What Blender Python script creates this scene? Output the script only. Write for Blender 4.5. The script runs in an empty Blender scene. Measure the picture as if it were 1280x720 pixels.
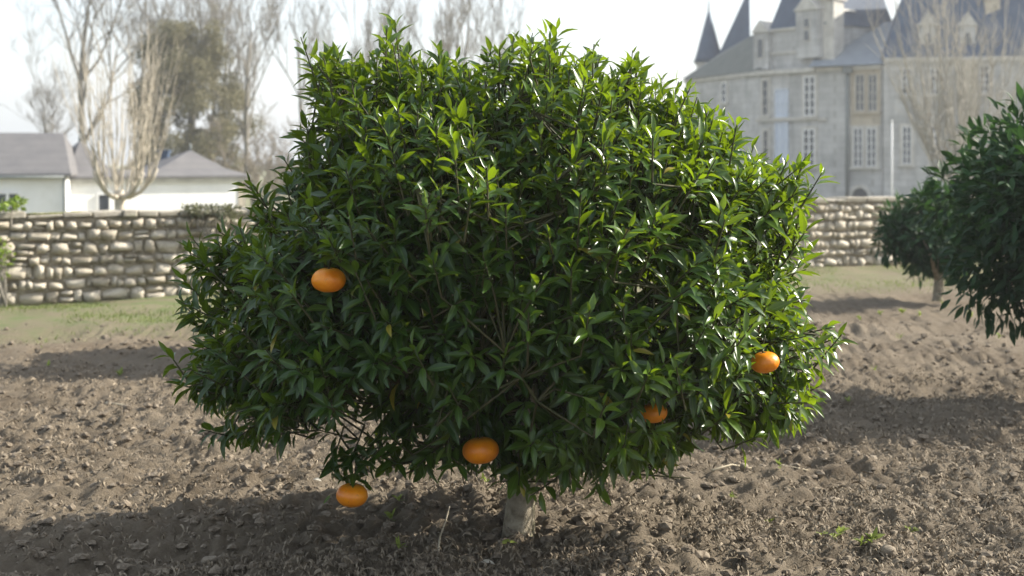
import bpy, math, random
import numpy as np
from mathutils import Vector, Matrix

# ------------------------------------------------------------------ camera, sky, sun, exposure
scene = bpy.context.scene
C = scene.collection
EYE = 1.5                      # camera height in metres
FPX = 1778.0                   # focal length in pixels of the 1280 px wide photograph
HZ = 192.0                     # row of the horizon in the photograph

cam_d = bpy.data.cameras.new("camera")
cam = bpy.data.objects.new("camera", cam_d)
C.objects.link(cam)
cam.location = (0, 0, EYE)
cam.rotation_euler = (math.radians(90), 0, 0)
cam_d.sensor_width = 36.0
cam_d.lens = 50.0
cam_d.shift_y = -(360.0 - HZ) / 1280.0
cam_d.clip_start = 0.1
cam_d.clip_end = 3000
cam_d.dof.use_dof = True
cam_d.dof.focus_distance = 4.85
cam_d.dof.aperture_fstop = 3.6
scene.camera = cam

SUN_EL = math.radians(32)
SUN_DIR_XY = Vector((1.0, 0.33)).normalized()          # towards the sun: right and a little behind the tree
SUN_ROT = math.atan2(SUN_DIR_XY.x, SUN_DIR_XY.y)

world = bpy.data.worlds.new("World")
scene.world = world
world.use_nodes = True
wn = world.node_tree.nodes
wl = world.node_tree.links
wn.clear()
sky = wn.new("ShaderNodeTexSky")
sky.sky_type = 'NISHITA'
sky.sun_disc = False
sky.sun_elevation = SUN_EL
sky.sun_rotation = SUN_ROT
sky.altitude = 50
sky.air_density = 1.0
sky.dust_density = 2.6
sky.ozone_density = 1.0
bg = wn.new("ShaderNodeBackground")
bg.inputs[1].default_value = 0.12
wo = wn.new("ShaderNodeOutputWorld")
# thin even veil of high cloud over the whole sky
veil = wn.new("ShaderNodeMix"); veil.data_type = 'RGBA'
veil.inputs[0].default_value = 0.55
veil.inputs[7].default_value = (4.5, 4.8, 5.1, 1)
wl.new(sky.outputs[0], veil.inputs[6])
wl.new(veil.outputs[2], bg.inputs[0])
wl.new(bg.outputs[0], wo.inputs[0])

sun_d = bpy.data.lights.new("sun", 'SUN')
sun_d.energy = 5.0
sun_d.angle = math.radians(0.6)
sun_d.color = (1.0, 0.93, 0.82)
sun = bpy.data.objects.new("sun", sun_d)
C.objects.link(sun)
sd = Vector((SUN_DIR_XY.x * math.cos(SUN_EL), SUN_DIR_XY.y * math.cos(SUN_EL), math.sin(SUN_EL)))
sun.rotation_euler = sd.to_track_quat('Z', 'Y').to_euler()
sun.location = (20, 5, 15)

scene.view_settings.view_transform = 'Standard'
scene.view_settings.look = 'None'
scene.view_settings.exposure = 1.15
scene.view_settings.gamma = 1.0
scene.view_settings.use_curve_mapping = False

scene.render.engine = 'CYCLES'
cy = scene.cycles
cy.max_bounces = 6
cy.diffuse_bounces = 3
cy.glossy_bounces = 2
cy.transmission_bounces = 4
cy.transparent_max_bounces = 6
cy.volume_bounces = 0
cy.use_denoising = True
cy.sample_clamp_indirect = 4.0
cy.caustics_reflective = False
cy.caustics_refractive = False

rng = np.random.default_rng(11)
random.seed(11)


def P(px, py, d):
    """world point seen at pixel (px, py) of the photograph at depth d"""
    return Vector(((px - 640.0) / FPX * d, d, EYE - (py - HZ) / FPX * d))


def ground_at(px, py):
    d = FPX * EYE / (py - HZ)
    return Vector(((px - 640.0) / FPX * d, d, 0.0))


# ------------------------------------------------------------------ noise
def hash2(ix, iy, seed):
    h = (ix.astype(np.int64) * 374761393 + iy.astype(np.int64) * 668265263 + seed * 2147483647) & 0xFFFFFFFF
    h = ((h ^ (h >> 13)) * 1274126177) & 0xFFFFFFFF
    h = h ^ (h >> 16)
    return (h & 0xFFFFFF) / float(0xFFFFFF)


def vnoise(x, y, seed=0):
    ix = np.floor(x); iy = np.floor(y)
    fx = x - ix; fy = y - iy
    fx = fx * fx * (3 - 2 * fx); fy = fy * fy * (3 - 2 * fy)
    a = hash2(ix, iy, seed); b = hash2(ix + 1, iy, seed)
    c = hash2(ix, iy + 1, seed); d = hash2(ix + 1, iy + 1, seed)
    return (a * (1 - fx) + b * fx) * (1 - fy) + (c * (1 - fx) + d * fx) * fy


def smooth(a, b, x):
    t = np.clip((x - a) / (b - a), 0, 1)
    return t * t * (3 - 2 * t)


# ------------------------------------------------------------------ materials
class NT:
    def __init__(self, name):
        self.m = bpy.data.materials.new(name)
        self.m.use_nodes = True
        self.t = self.m.node_tree
        self.t.nodes.clear()
        self.out = self.t.nodes.new("ShaderNodeOutputMaterial")

    def n(self, kind, **kw):
        o = self.t.nodes.new("ShaderNode" + kind)
        for k, v in kw.items():
            setattr(o, k, v)
        return o

    def l(self, a, b):
        self.t.links.new(a, b)

    def noise(self, scale, detail=4, rough=0.55, coord=None):
        o = self.n("TexNoise")
        o.inputs['Scale'].default_value = scale
        o.inputs['Detail'].default_value = detail
        o.inputs['Roughness'].default_value = rough
        if coord is not None:
            self.l(coord, o.inputs['Vector'])
        return o.outputs['Fac']

    def ramp(self, fac, stops):
        o = self.n("ValToRGB")
        el = o.color_ramp.elements
        el[0].position, el[0].color = stops[0][0], (*stops[0][1], 1)
        el[1].position, el[1].color = stops[-1][0], (*stops[-1][1], 1)
        for p, c in stops[1:-1]:
            e = el.new(p); e.color = (*c, 1)
        self.l(fac, o.inputs[0])
        return o.outputs[0]

    def mix(self, fac, a, b, mode='MIX'):
        o = self.n("Mix", data_type='RGBA', blend_type=mode)
        for sock, v in ((o.inputs[0], fac), (o.inputs[6], a), (o.inputs[7], b)):
            if isinstance(v, (int, float)):
                sock.default_value = v
            elif isinstance(v, tuple):
                sock.default_value = (*v, 1)
            else:
                self.l(v, sock)
        return o.outputs[2]

    def math(self, op, a, b=None, clamp=False):
        o = self.n("Math", operation=op, use_clamp=clamp)
        for i, v in enumerate((a, b)):
            if v is None:
                continue
            if isinstance(v, (int, float)):
                o.inputs[i].default_value = v
            else:
                self.l(v, o.inputs[i])
        return o.outputs[0]

    def bump(self, h, strength, dist):
        o = self.n("Bump")
        o.inputs['Strength'].default_value = strength
        o.inputs['Distance'].default_value = dist
        self.l(h, o.inputs['Height'])
        return o.outputs[0]

    def principled(self, color, rough=0.8, spec=0.3, normal=None):
        o = self.n("BsdfPrincipled")
        if isinstance(color, tuple):
            o.inputs['Base Color'].default_value = (*color, 1)
        else:
            self.l(color, o.inputs['Base Color'])
        if isinstance(rough, (int, float)):
            o.inputs['Roughness'].default_value = rough
        else:
            self.l(rough, o.inputs['Roughness'])
        o.inputs['Specular IOR Level'].default_value = spec
        if normal is not None:
            self.l(normal, o.inputs['Normal'])
        return o

    def done(self, shader):
        self.l(shader.outputs[0] if hasattr(shader, 'outputs') else shader, self.out.inputs[0])
        return self.m


def mat_mottled(name, c1, c2, scale=8, rough=0.85, bump=0.3, bdist=0.01, c3=None, scale2=None, spec=0.25, lo=.35, hi=.65):
    t = NT(name)
    co = t.n("TexCoord").outputs['Object']
    f = t.noise(scale, 6, .6, co)
    col = t.ramp(f, [(lo, c1), (hi, c2)])
    if c3:
        f2 = t.noise(scale2 or scale * .3, 4, .6, co)
        col = t.mix(t.ramp(f2, [(.5, (0, 0, 0)), (.68, (1, 1, 1))]), col, c3)
    nb = t.bump(t.noise(scale * 4, 6, .65, co), bump, bdist) if bump else None
    return t.done(t.principled(col, rough, spec, nb))


def mat_leaf(name, dark, light, transl, rough=.3, t_amt=.36, spec=.5, vein=True):
    t = NT(name)
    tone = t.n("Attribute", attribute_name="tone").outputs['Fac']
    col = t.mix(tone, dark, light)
    if vein:
        col = t.mix(t.math('GREATER_THAN', tone, .985), col, (.34, .27, .035))
    co = t.n("TexCoord").outputs['Object']
    col = t.mix(t.math('MULTIPLY', t.noise(60, 3, .6, co), .35), col, tuple(c * .45 for c in dark))
    if vein:
        uv = t.n("UVMap", uv_map="UVMap").outputs[0]
        sp = t.n("SeparateXYZ"); t.l(uv, sp.inputs[0])
        a = t.math('ABSOLUTE', t.math('SUBTRACT', sp.outputs[0], .5))
        v = t.math('SUBTRACT', 1.0, t.math('MULTIPLY', a, 13.0), clamp=True)
        col = t.mix(t.math('MULTIPLY', v, .5), col, tuple(min(1, c * 1.9 + .015) for c in light))
        # side veins: fine relief only
        w = t.n("TexWave", wave_type='BANDS', bands_direction='Y')
        w.inputs['Scale'].default_value = 5.0
        t.l(uv, w.inputs['Vector'])
        nrm = t.bump(t.math('ADD', w.outputs['Fac'], t.math('MULTIPLY', v, -4.0)), .07, .0015)
    else:
        nrm = None
    pr = t.principled(col, rough, spec, nrm)
    tr = t.n("BsdfTranslucent")
    t.l(t.mix(tone, tuple(c * .6 for c in transl), transl), tr.inputs[0])
    mx = t.n("MixShader")
    mx.inputs[0].default_value = t_amt
    t.l(pr.outputs[0], mx.inputs[1]); t.l(tr.outputs[0], mx.inputs[2])
    return t.done(mx)


M = {}
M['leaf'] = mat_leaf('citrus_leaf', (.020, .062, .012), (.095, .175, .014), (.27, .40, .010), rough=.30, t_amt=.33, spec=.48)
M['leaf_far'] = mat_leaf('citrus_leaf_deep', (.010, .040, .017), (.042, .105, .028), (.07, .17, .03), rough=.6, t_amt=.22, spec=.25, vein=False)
M['bark'] = mat_mottled('citrus_bark', (.19, .16, .11), (.42, .37, .28), 22, .88, 1.0, .02, (.16, .17, .075), 8)
M['twig'] = mat_mottled('green_twig', (.035, .042, .016), (.075, .068, .032), 25, .7, 0)
M['pale_bark'] = mat_mottled('pale_shoot_bark', (.34, .30, .235), (.52, .47, .385), 6, .75, .2, .01)
M['far_bark'] = mat_mottled('grey_tree_bark', (.15, .138, .112), (.25, .232, .198), 2, .9, .2, .02)
M['thicket_bark'] = mat_mottled('brown_twig_bark', (.18, .15, .115), (.28, .245, .19), 2, .9, 0)
M['fan_bark'] = mat_mottled('tan_shoot_bark', (.25, .235, .20), (.37, .35, .305), 4, .85, 0)
M['ever'] = mat_leaf('evergreen_needles', (.20, .185, .11), (.33, .305, .185), (.30, .28, .15), .7, .2, .2, vein=False)
M['weed'] = mat_leaf('weed_leaf', (.16, .21, .04), (.30, .36, .08), (.33, .42, .08), .6, .4, .3, vein=False)
M['grass'] = mat_leaf('short_grass', (.11, .15, .045), (.25, .28, .10), (.24, .32, .08), .7, .35, .2, vein=False)
M['ivy'] = mat_leaf('ivy_leaf', (.12, .12, .075), (.22, .22, .14), (.2, .22, .1), .5, .25, .3, vein=False)
M['shrub'] = mat_leaf('bright_shrub_leaf', (.10, .18, .02), (.28, .36, .05), (.32, .45, .05), .5, .4, .3, vein=False)


def mat_orange():
    t = NT('orange_peel')
    co = t.n("TexCoord").outputs['Object']
    col = t.ramp(t.noise(14, 4, .55, co), [(.3, (.60, .155, .003)), (.7, (.82, .30, .006))])
    spot = t.ramp(t.noise(55, 2, .5, co), [(.66, (0, 0, 0)), (.74, (1, 1, 1))])
    col = t.mix(t.math('MULTIPLY', spot, .5), col, (.42, .13, .01))
    sp = t.n("SeparateXYZ"); t.l(co, sp.inputs[0])
    shoulder = t.math('MULTIPLY', t.math('SUBTRACT', t.math('ADD', sp.outputs[2], t.math('MULTIPLY', t.noise(40, 3, .6, co), .016)), .036), 40.0, clamp=True)
    col = t.mix(t.math('MULTIPLY', shoulder, .55), col, (.42, .30, .02))
    scar = t.ramp(t.noise(30, 5, .75, co), [(.62, (0, 0, 0)), (.70, (.5, .5, .5))])
    col = t.mix(scar, col, (.48, .20, .03))
    v = t.n("TexVoronoi"); v.inputs['Scale'].default_value = 150
    t.l(co, v.inputs['Vector'])
    nb = t.bump(v.outputs['Distance'], .35, .0015)
    pr = t.principled(col, .36, .5, nb)
    pr.inputs['Subsurface Weight'].default_value = .15
    pr.inputs['Subsurface Radius'].default_value = (.012, .005, .001)
    pr.inputs['Subsurface Scale'].default_value = 1.0
    return t.done(pr)


M['orange'] = mat_orange()


def mat_soil():
    t = NT('tilled_soil')
    co = t.n("TexCoord").outputs['Object']
    f = t.noise(16, 9, .72, co)
    col = t.ramp(f, [(.30, (.105, .081, .056)), (.5, (.155, .125, .090)), (.72, (.23, .190, .140))])
    f2 = t.noise(1.1, 4, .6, co)
    col = t.mix(t.ramp(f2, [(.35, (0, 0, 0)), (.7, (.75, .75, .75))]), col, (.235, .197, .146))
    g = t.n("Attribute", attribute_name="grassy").outputs['Fac']
    f3 = t.noise(3.0, 6, .7, co)
    gcol = t.ramp(f3, [(.36, (.215, .182, .13)), (.5, (.195, .19, .11)), (.62, (.15, .19, .08))])
    col = t.mix(g, col, gcol)
    nb = t.bump(t.noise(48, 8, .75, co), 1.0, .03)
    return t.done(t.principled(col, .95, .12, nb))


M['soil'] = mat_soil()
M['clod'] = mat_mottled('soil_clod', (.095, .075, .055), (.255, .215, .165), 45, .95, .6, .008, spec=.1)
M['chip'] = mat_mottled('dry_chaff', (.11, .088, .062), (.30, .252, .188), 38, .9, 0, spec=.15)
M['straw'] = mat_mottled('dry_stalk', (.36, .31, .22), (.52, .46, .34), 12, .8, 0)
M['deadleaf'] = mat_mottled('dead_leaf', (.42, .38, .30), (.60, .56, .47), 20, .6, 0)
M['pebble'] = mat_mottled('field_stone', (.15, .122, .09), (.29, .245, .185), 18, .9, .4, .006)


def mat_wallstone():
    t = NT('wall_stone')
    co = t.n("TexCoord").outputs['Object']
    r = t.n("ObjectInfo").outputs['Random']
    col = t.mix(r, (.48, .43, .345), (.72, .665, .56))
    f = t.noise(9, 6, .65, co)
    col = t.mix(t.ramp(f, [(.35, (0, 0, 0)), (.7, (.7, .7, .7))]), col, (.34, .29, .215))
    f2 = t.noise(14, 4, .6, co)
    col = t.mix(t.ramp(f2, [(.58, (0, 0, 0)), (.75, (.55, .55, .55))]), col, (.76, .72, .62))
    geo = t.n("NewGeometry").outputs['Position']
    f3 = t.noise(1.6, 5, .7, geo)
    col = t.mix(t.ramp(f3, [(.60, (0, 0, 0)), (.74, (.7, .7, .7))]), col, (.19, .19, .08))
    nb = t.bump(t.noise(24, 7, .7, co), .7, .02)
    return t.done(t.principled(col, .9, .2, nb))


M['wallstone'] = mat_wallstone()
M['mortar'] = mat_mottled('earth_mortar', (.24, .205, .15), (.38, .335, .26), 9, .95, .7, .03, (.13, .14, .06), 1.5)
M['coping'] = mat_mottled('coping_stone', (.25, .225, .18), (.42, .385, .32), 9, .9, .5, .02, (.20, .21, .09), 1.4)
M['moss'] = mat_mottled('moss', (.13, .14, .045), (.23, .235, .09), 20, .95, .7, .03)


def mat_ashlar(name, c1, c2, stain):
    t = NT(name)
    co = t.n("TexCoord").outputs['Object']
    f = t.noise(.7, 8, .7, co)
    col = t.ramp(f, [(.3, c1), (.68, c2)])
    mp = t.n("Mapping"); mp.inputs['Scale'].default_value = (1.6, 1.6, .22)
    t.l(co, mp.inputs[0])
    f2 = t.noise(1.0, 6, .65, mp.outputs[0])
    col = t.mix(t.ramp(f2, [(.5, (0, 0, 0)), (.72, (.6, .6, .6))]), col, stain)
    # block courses
    sp = t.n("SeparateXYZ"); t.l(co, sp.inputs[0])
    cmb = t.n("CombineXYZ")
    t.l(t.math('ADD', sp.outputs[0], sp.outputs[1]), cmb.inputs[0]); t.l(sp.outputs[2], cmb.inputs[1])
    br = t.n("TexBrick")
    br.inputs['Scale'].default_value = 1.0
    br.inputs['Brick Width'].default_value = .75
    br.inputs['Row Height'].default_value = .36
    br.inputs['Mortar Size'].default_value = .012
    br.inputs['Color1'].default_value = (1, 1, 1, 1); br.inputs['Color2'].default_value = (.78, .78, .77, 1)
    br.inputs['Mortar'].default_value = (.6, .58, .55, 1)
    t.l(cmb.outputs[0], br.inputs['Vector'])
    col = t.mix(.8, col, br.outputs['Color'], 'MULTIPLY')
    nb = t.bump(t.noise(6, 6, .7, co), .3, .03)
    return t.done(t.principled(col, .9, .2, nb))


M['ashlar'] = mat_ashlar('grey_limestone', (.35, .35, .342), (.60, .595, .58), (.21, .212, .215))
M['ashlar_warm'] = mat_ashlar('ochre_limestone', (.42, .36, .27), (.56, .50, .40), (.32, .28, .22))
M['trim'] = mat_mottled('cut_limestone', (.42, .40, .36), (.58, .56, .51), 2, .85, .3, .02)


def mat_slate(name, c1, c2, rough):
    t = NT(name)
    co = t.n("TexCoord").outputs['Object']
    f = t.noise(1.2, 7, .7, co)
    col = t.ramp(f, [(.3, c1), (.7, c2)])
    w = t.n("TexWave", wave_type='BANDS', bands_direction='Z')
    w.inputs['Scale'].default_value = 1.3
    w.inputs['Distortion'].default_value = 1.2
    t.l(co, w.inputs['Vector'])
    col = t.mix(t.math('MULTIPLY', w.outputs['Fac'], .12), col, tuple(c * .6 for c in c1))
    nb = t.bump(t.noise(9, 5, .6, co), .4, .03)
    return t.done(t.principled(col, rough, .25, nb))


M['slate'] = mat_slate('blue_slate', (.030, .055, .10), (.058, .092, .15), .7)
M['slate_old'] = mat_slate('mossy_slate', (.085, .095, .085), (.14, .15, .13), .7)
M['slate_pale'] = mat_slate('weathered_slate', (.17, .20, .235), (.26, .29, .32), .45)
M['slate_house'] = mat_slate('grey_slate', (.115, .112, .115), (.165, .158, .155), .65)
M['plaster'] = mat_mottled('white_plaster', (.74, .735, .72), (.83, .825, .81), 1.2, .9, .2, .01, (.64, .63, .60), .6)
M['paint_white'] = mat_mottled('white_paint', (.72, .72, .71), (.80, .80, .79), 8, .5, 0)
M['paint_blue'] = mat_mottled('pale_blue_paint', (.50, .56, .66), (.60, .65, .73), 6, .5, 0)
M['lead'] = mat_mottled('grey_lead', (.13, .15, .15), (.20, .215, .21), 6, .5, 0)
M['dark_in'] = mat_mottled('dark_doorway', (.03, .035, .045), (.05, .055, .065), 4, .6, 0)


def mat_glass():
    t = NT('window_glass')
    co = t.n("TexCoord").outputs['Object']
    col = t.ramp(t.noise(2.5, 3, .5, co), [(.3, (.025, .035, .05)), (.7, (.06, .075, .095))])
    return t.done(t.principled(col, .08, .6))


M['glass'] = mat_glass()


# ------------------------------------------------------------------ object helpers
def set_props(o, label=None, cat=None, group=None, kind=None):
    if label: o['label'] = label
    if cat: o['category'] = cat
    if group: o['group'] = group
    if kind: o['kind'] = kind
    return o


def link(name, me, mat=None, parent=None):
    o = bpy.data.objects.new(name, me)
    C.objects.link(o)
    if mat is not None and me is not None and len(me.materials) == 0:
        me.materials.append(M[mat] if isinstance(mat, str) else mat)
    if parent is not None:
        o.parent = parent
    return o


def empty(name, loc=(0, 0, 0), label=None, cat=None, group=None, kind=None):
    o = bpy.data.objects.new(name, None)
    C.objects.link(o)
    o.location = loc
    o.empty_display_size = .2
    return set_props(o, label, cat, group, kind)


def np_mesh(name, V, F, smooth_shade=True, uv=None, tone=None):
    """V (n,3); F (m,k) all faces of one size"""
    V = np.asarray(V, dtype=np.float32); F = np.asarray(F, dtype=np.int32)
    me = bpy.data.meshes.new(name)
    m, k = F.shape
    me.vertices.add(len(V)); me.loops.add(m * k); me.polygons.add(m)
    me.vertices.foreach_set("co", V.ravel())
    me.loops.foreach_set("vertex_index", F.ravel())
    me.polygons.foreach_set("loop_start", np.arange(0, m * k, k, dtype=np.int32))
    me.polygons.foreach_set("loop_total", np.full(m, k, dtype=np.int32))
    me.polygons.foreach_set("use_smooth", np.full(m, smooth_shade, dtype=bool))
    if uv is not None:
        l = me.uv_layers.new(name="UVMap")
        l.data.foreach_set("uv", np.asarray(uv, dtype=np.float32)[F.ravel()].ravel())
    if tone is not None:
        a = me.attributes.new("tone", 'FLOAT', 'POINT')
        a.data.foreach_set("value", np.asarray(tone, dtype=np.float32))
    me.update(calc_edges=True)
    me.validate()
    return me


def poly_mesh(name, verts, faces, smooth_shade=False):
    me = bpy.data.meshes.new(name)
    me.from_pydata([tuple(v) for v in verts], [], faces)
    me.update()
    if smooth_shade:
        for p in me.polygons: p.use_smooth = True
    return me


def norm(a):
    return a / np.maximum(np.linalg.norm(a, axis=-1, keepdims=True), 1e-9)


def tubes(segs, sides=5):
    """segs: list of (p0, p1, r0, r1) -> V, F (quads) of open tapered prisms"""
    p0 = np.array([s[0] for s in segs], float); p1 = np.array([s[1] for s in segs], float)
    r0 = np.array([s[2] for s in segs], float); r1 = np.array([s[3] for s in segs], float)
    d = norm(p1 - p0)
    ref = np.where(np.abs(d[:, 2:3]) > .9, np.array([[1., 0, 0]]), np.array([[0, 0, 1.]]))
    a = norm(np.cross(d, ref)); b = np.cross(d, a)
    ang = np.linspace(0, 2 * math.pi, sides, endpoint=False)
    ring = np.cos(ang)[None, :, None] * a[:, None, :] + np.sin(ang)[None, :, None] * b[:, None, :]
    V0 = p0[:, None, :] + ring * r0[:, None, None]
    V1 = p1[:, None, :] + ring * r1[:, None, None]
    V = np.concatenate([V0, V1], axis=1).reshape(-1, 3)
    n = len(segs)
    i = np.arange(sides); j = (i + 1) % sides
    f = np.stack([i, j, j + sides, i + sides], axis=1)
    F = (f[None] + (np.arange(n) * 2 * sides)[:, None, None]).reshape(-1, 4)
    return V, F


def path_tube(name, pts, radii, sides=10, wob=0.0, seed=0):
    """one continuous tapered tube along pts, capped"""
    pts = [Vector(p) for p in pts]
    rr = random.Random(seed)
    V = []; F = []
    for i, p in enumerate(pts):
        t = (pts[min(i + 1, len(pts) - 1)] - pts[max(i - 1, 0)]).normalized()
        ref = Vector((0, 1, 0)) if abs(t.z) > .7 else Vector((0, 0, 1))
        a = t.cross(ref).normalized(); b = t.cross(a)
        for k in range(sides):
            th = 2 * math.pi * k / sides
            r = radii[i] * (1 + wob * rr.uniform(-1, 1))
            V.append(p + (a * math.cos(th) + b * math.sin(th)) * r)
    for i in range(len(pts) - 1):
        for k in range(sides):
            k2 = (k + 1) % sides
            F.append((i * sides + k, i * sides + k2, (i + 1) * sides + k2, (i + 1) * sides + k))
    F.append(tuple(range(sides - 1, -1, -1)))
    F.append(tuple((len(pts) - 1) * sides + k for k in range(sides)))
    return poly_mesh(name, V, F, True)


def box_v(x0, x1, y0, y1, z0, z1):
    v = [(x0, y0, z0), (x1, y0, z0), (x1, y1, z0), (x0, y1, z0), (x0, y0, z1), (x1, y0, z1), (x1, y1, z1), (x0, y1, z1)]
    f = [(0, 3, 2, 1), (4, 5, 6, 7), (0, 1, 5, 4), (1, 2, 6, 5), (2, 3, 7, 6), (3, 0, 4, 7)]
    return v, f


def join_boxes(name, boxes):
    V = []; F = []
    for b in boxes:
        v, f = box_v(*b)
        o = len(V); V += v; F += [tuple(i + o for i in q) for q in f]
    return poly_mesh(name, V, F)


# ------------------------------------------------------------------ leaves (vectorised)
LT = np.array([0.0, .10, .28, .50, .74, .90, 1.0])
LW = np.array([.05, .42, .90, 1.0, .62, .28, .02])
NS = len(LT)
LEAF_F = []
for _i in range(NS - 1):
    for _h in range(2):
        a = _i * 3 + _h
        LEAF_F.append((a, a + 1, a + 4, a + 3))
LEAF_F = np.array(LEAF_F)
LEAF_UV = np.stack([np.tile([0.0, .5, 1.0], NS), np.repeat(LT, 3)], axis=1)


def leaf_verts(B, D, N, L, W, bend, fold, twist=None):
    """B base, D direction, N upper normal (all (n,3)); L length, W half width, bend radians, fold"""
    n = len(B)
    D = norm(D); S = norm(np.cross(D, N)); N = np.cross(S, D)
    th = bend[:, None] * LT[None, :]
    dt = np.diff(LT)
    mid = (th[:, 1:] + th[:, :-1]) / 2
    cx = np.concatenate([np.zeros((n, 1)), np.cumsum(np.cos(mid) * dt, axis=1)], axis=1) * L[:, None]
    cz = np.concatenate([np.zeros((n, 1)), np.cumsum(-np.sin(mid) * dt, axis=1)], axis=1) * L[:, None]
    cen = B[:, None] + D[:, None] * cx[..., None] + N[:, None] * cz[..., None]
    nl = N[:, None] * np.cos(th)[..., None] + D[:, None] * np.sin(th)[..., None]
    w = W[:, None] * LW[None, :]
    wav = 1 + .08 * np.sin(LT[None, :] * 17 + B[:, :1] * 90)
    left = cen - S[:, None] * (w * wav)[..., None] + nl * (w * fold[:, None])[..., None]
    right = cen + S[:, None] * w[..., None] + nl * (w * fold[:, None])[..., None]
    return np.stack([left, cen, right], axis=2).reshape(n, NS * 3, 3)


def leaf_mesh(name, LV, tone):
    n = len(LV)
    V = LV.reshape(-1, 3)
    F = (LEAF_F[None] + (np.arange(n) * NS * 3)[:, None, None]).reshape(-1, 4)
    uv = np.tile(LEAF_UV, (n, 1))
    return np_mesh(name, V, F, True, uv, np.repeat(tone, NS * 3))


def simple_leaf_mesh(name, B, D, N, L, W, tone, cut=4):
    """cheap four-point leaf blades for far or tiny foliage"""
    n = len(B)
    D = norm(D); S = norm(np.cross(D, N)); N = np.cross(S, D)
    a = B
    b = B + D * (L * .45)[:, None] - S * W[:, None] + N * (L * .06)[:, None]
    c = B + D * L[:, None] - N * (L * .1)[:, None]
    d = B + D * (L * .45)[:, None] + S * W[:, None] + N * (L * .06)[:, None]
    V = np.stack([a, b, c, d], axis=1).reshape(-1, 3)
    F = np.arange(4 * n).reshape(n, 4)
    return np_mesh(name, V, F, False, None, np.repeat(tone, 4))


# ------------------------------------------------------------------ ground
W0 = np.array([-4.4, 14.6]); WU = np.array([.8905, .455]); WU = WU / np.linalg.norm(WU)
WN = np.array([-WU[1], WU[0]])              # away from the orchard


def ground_parts(x, y):
    perp = (x - W0[0]) * WN[0] + (y - W0[1]) * WN[1]
    drop = -2.1 * smooth(.6, 7.0, perp)
    tilled = 1 - smooth(-3.7, -2.1, perp + .9 * (vnoise(x * .7 + 3, y * .7, 5) - .5) * 2 + .25 * (x < -2))
    return perp, drop, tilled


def ground_height(x, y):
    x = np.asarray(x, float); y = np.asarray(y, float)
    perp, drop, tilled = ground_parts(x, y)
    near = np.exp(-np.maximum(0, np.hypot(x, y - 5) - 6) / 20)
    h = .10 * (vnoise(x * .55, y * .55, 1) - .5)
    h += .075 * (vnoise(x * 1.9 + 7, y * 2.3, 2) - .5)
    h += .016 * np.sin((y * .97 - x * .25) * 7.5 + 1.5 * vnoise(x * .8, y * .8, 12)) * tilled
    c1 = np.abs(vnoise(x * 6.5, y * 7.0, 3) - .5) * 2
    c2 = np.abs(vnoise(x * 14 + 3, y * 15, 4) - .5) * 2
    c3 = vnoise(x * 33, y * 33, 6)
    rough = .036 * (c1 - .45) + .036 * (c2 - .45) + .034 * (c3 - .5)
    h += rough * (.25 + .75 * tilled) * near
    return h * near * (1 - .85 * smooth(0, 4, perp)) + drop


def axis(center, half, step, grow, limit):
    a = [0.0]; s = step
    while a[-1] < limit:
        if a[-1] > half: s *= grow
        a.append(a[-1] + s)
    return np.array(a)


xp = axis(0, 3.6, .021, 1.06, 420)
xs = np.concatenate([-xp[:0:-1], xp])
yf = 4.6 + axis(0, 3.4, .021, 1.035, 420)
yb = 4.6 - axis(0, .4, .04, 1.12, 420)
ys = np.concatenate([yb[:0:-1], yf])
GX, GY = np.meshgrid(xs, ys)
GZ = ground_height(GX, GY)
nx, ny = len(xs), len(ys)
gi = np.arange(nx * ny).reshape(ny, nx)
GF = np.stack([gi[:-1, :-1], gi[:-1, 1:], gi[1:, 1:], gi[1:, :-1]], axis=-1).reshape(-1, 4)
gme = np_mesh("ground", np.stack([GX, GY, GZ], -1).reshape(-1, 3), GF, True)
_, _, til = ground_parts(GX, GY)
ga = gme.attributes.new("grassy", 'FLOAT', 'POINT')
ga.data.foreach_set("value", ((1 - til) * (1 - .35 * smooth(-.5, 2.5, GX))).astype(np.float32).ravel())
set_props(link("ground", gme, 'soil'), kind='structure')


def ico_unit():
    t = (1 + 5 ** .5) / 2
    v = np.array([(-1, t, 0), (1, t, 0), (-1, -t, 0), (1, -t, 0), (0, -1, t), (0, 1, t), (0, -1, -t), (0, 1, -t),
                  (t, 0, -1), (t, 0, 1), (-t, 0, -1), (-t, 0, 1)], float)
    f = [(0, 11, 5), (0, 5, 1), (0, 1, 7), (0, 7, 10), (0, 10, 11), (1, 5, 9), (5, 11, 4), (11, 10, 2), (10, 7, 6), (7, 1, 8),
         (3, 9, 4), (3, 4, 2), (3, 2, 6), (3, 6, 8), (3, 8, 9), (4, 9, 5), (2, 4, 11), (6, 2, 10), (8, 6, 7), (9, 8, 1)]
    return norm(v), f


ICO_V, ICO_F = ico_unit()


def ico_sub(v, f):
    v = [tuple(a) for a in v]; cache = {}; out = []

    def midp(a, b):
        k = (min(a, b), max(a, b))
        if k not in cache:
            m = np.array(v[a]) + np.array(v[b]); m /= np.linalg.norm(m)
            cache[k] = len(v); v.append(tuple(m))
        return cache[k]
    for a, b, c in f:
        x, y, z = midp(a, b), midp(b, c), midp(c, a)
        out += [(a, x, z), (b, y, x), (c, z, y), (x, y, z)]
    return np.array(v), out


ICO1_V, ICO1_F = ico_sub(ICO_V, ICO_F)
ICO2_V, ICO2_F = ico_sub(ICO1_V, ICO1_F)


def soil_points(n, ymin, ymax, power):
    """points over the tilled strip, thinning with distance"""
    y = ymin + (ymax - ymin) * rng.random(n) ** power
    x = (rng.random(n) * 2 - 1) * (.45 * y + .6)
    _, _, t = ground_parts(x, y)
    k = rng.random(n) < t
    return x[k], y[k]


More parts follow.
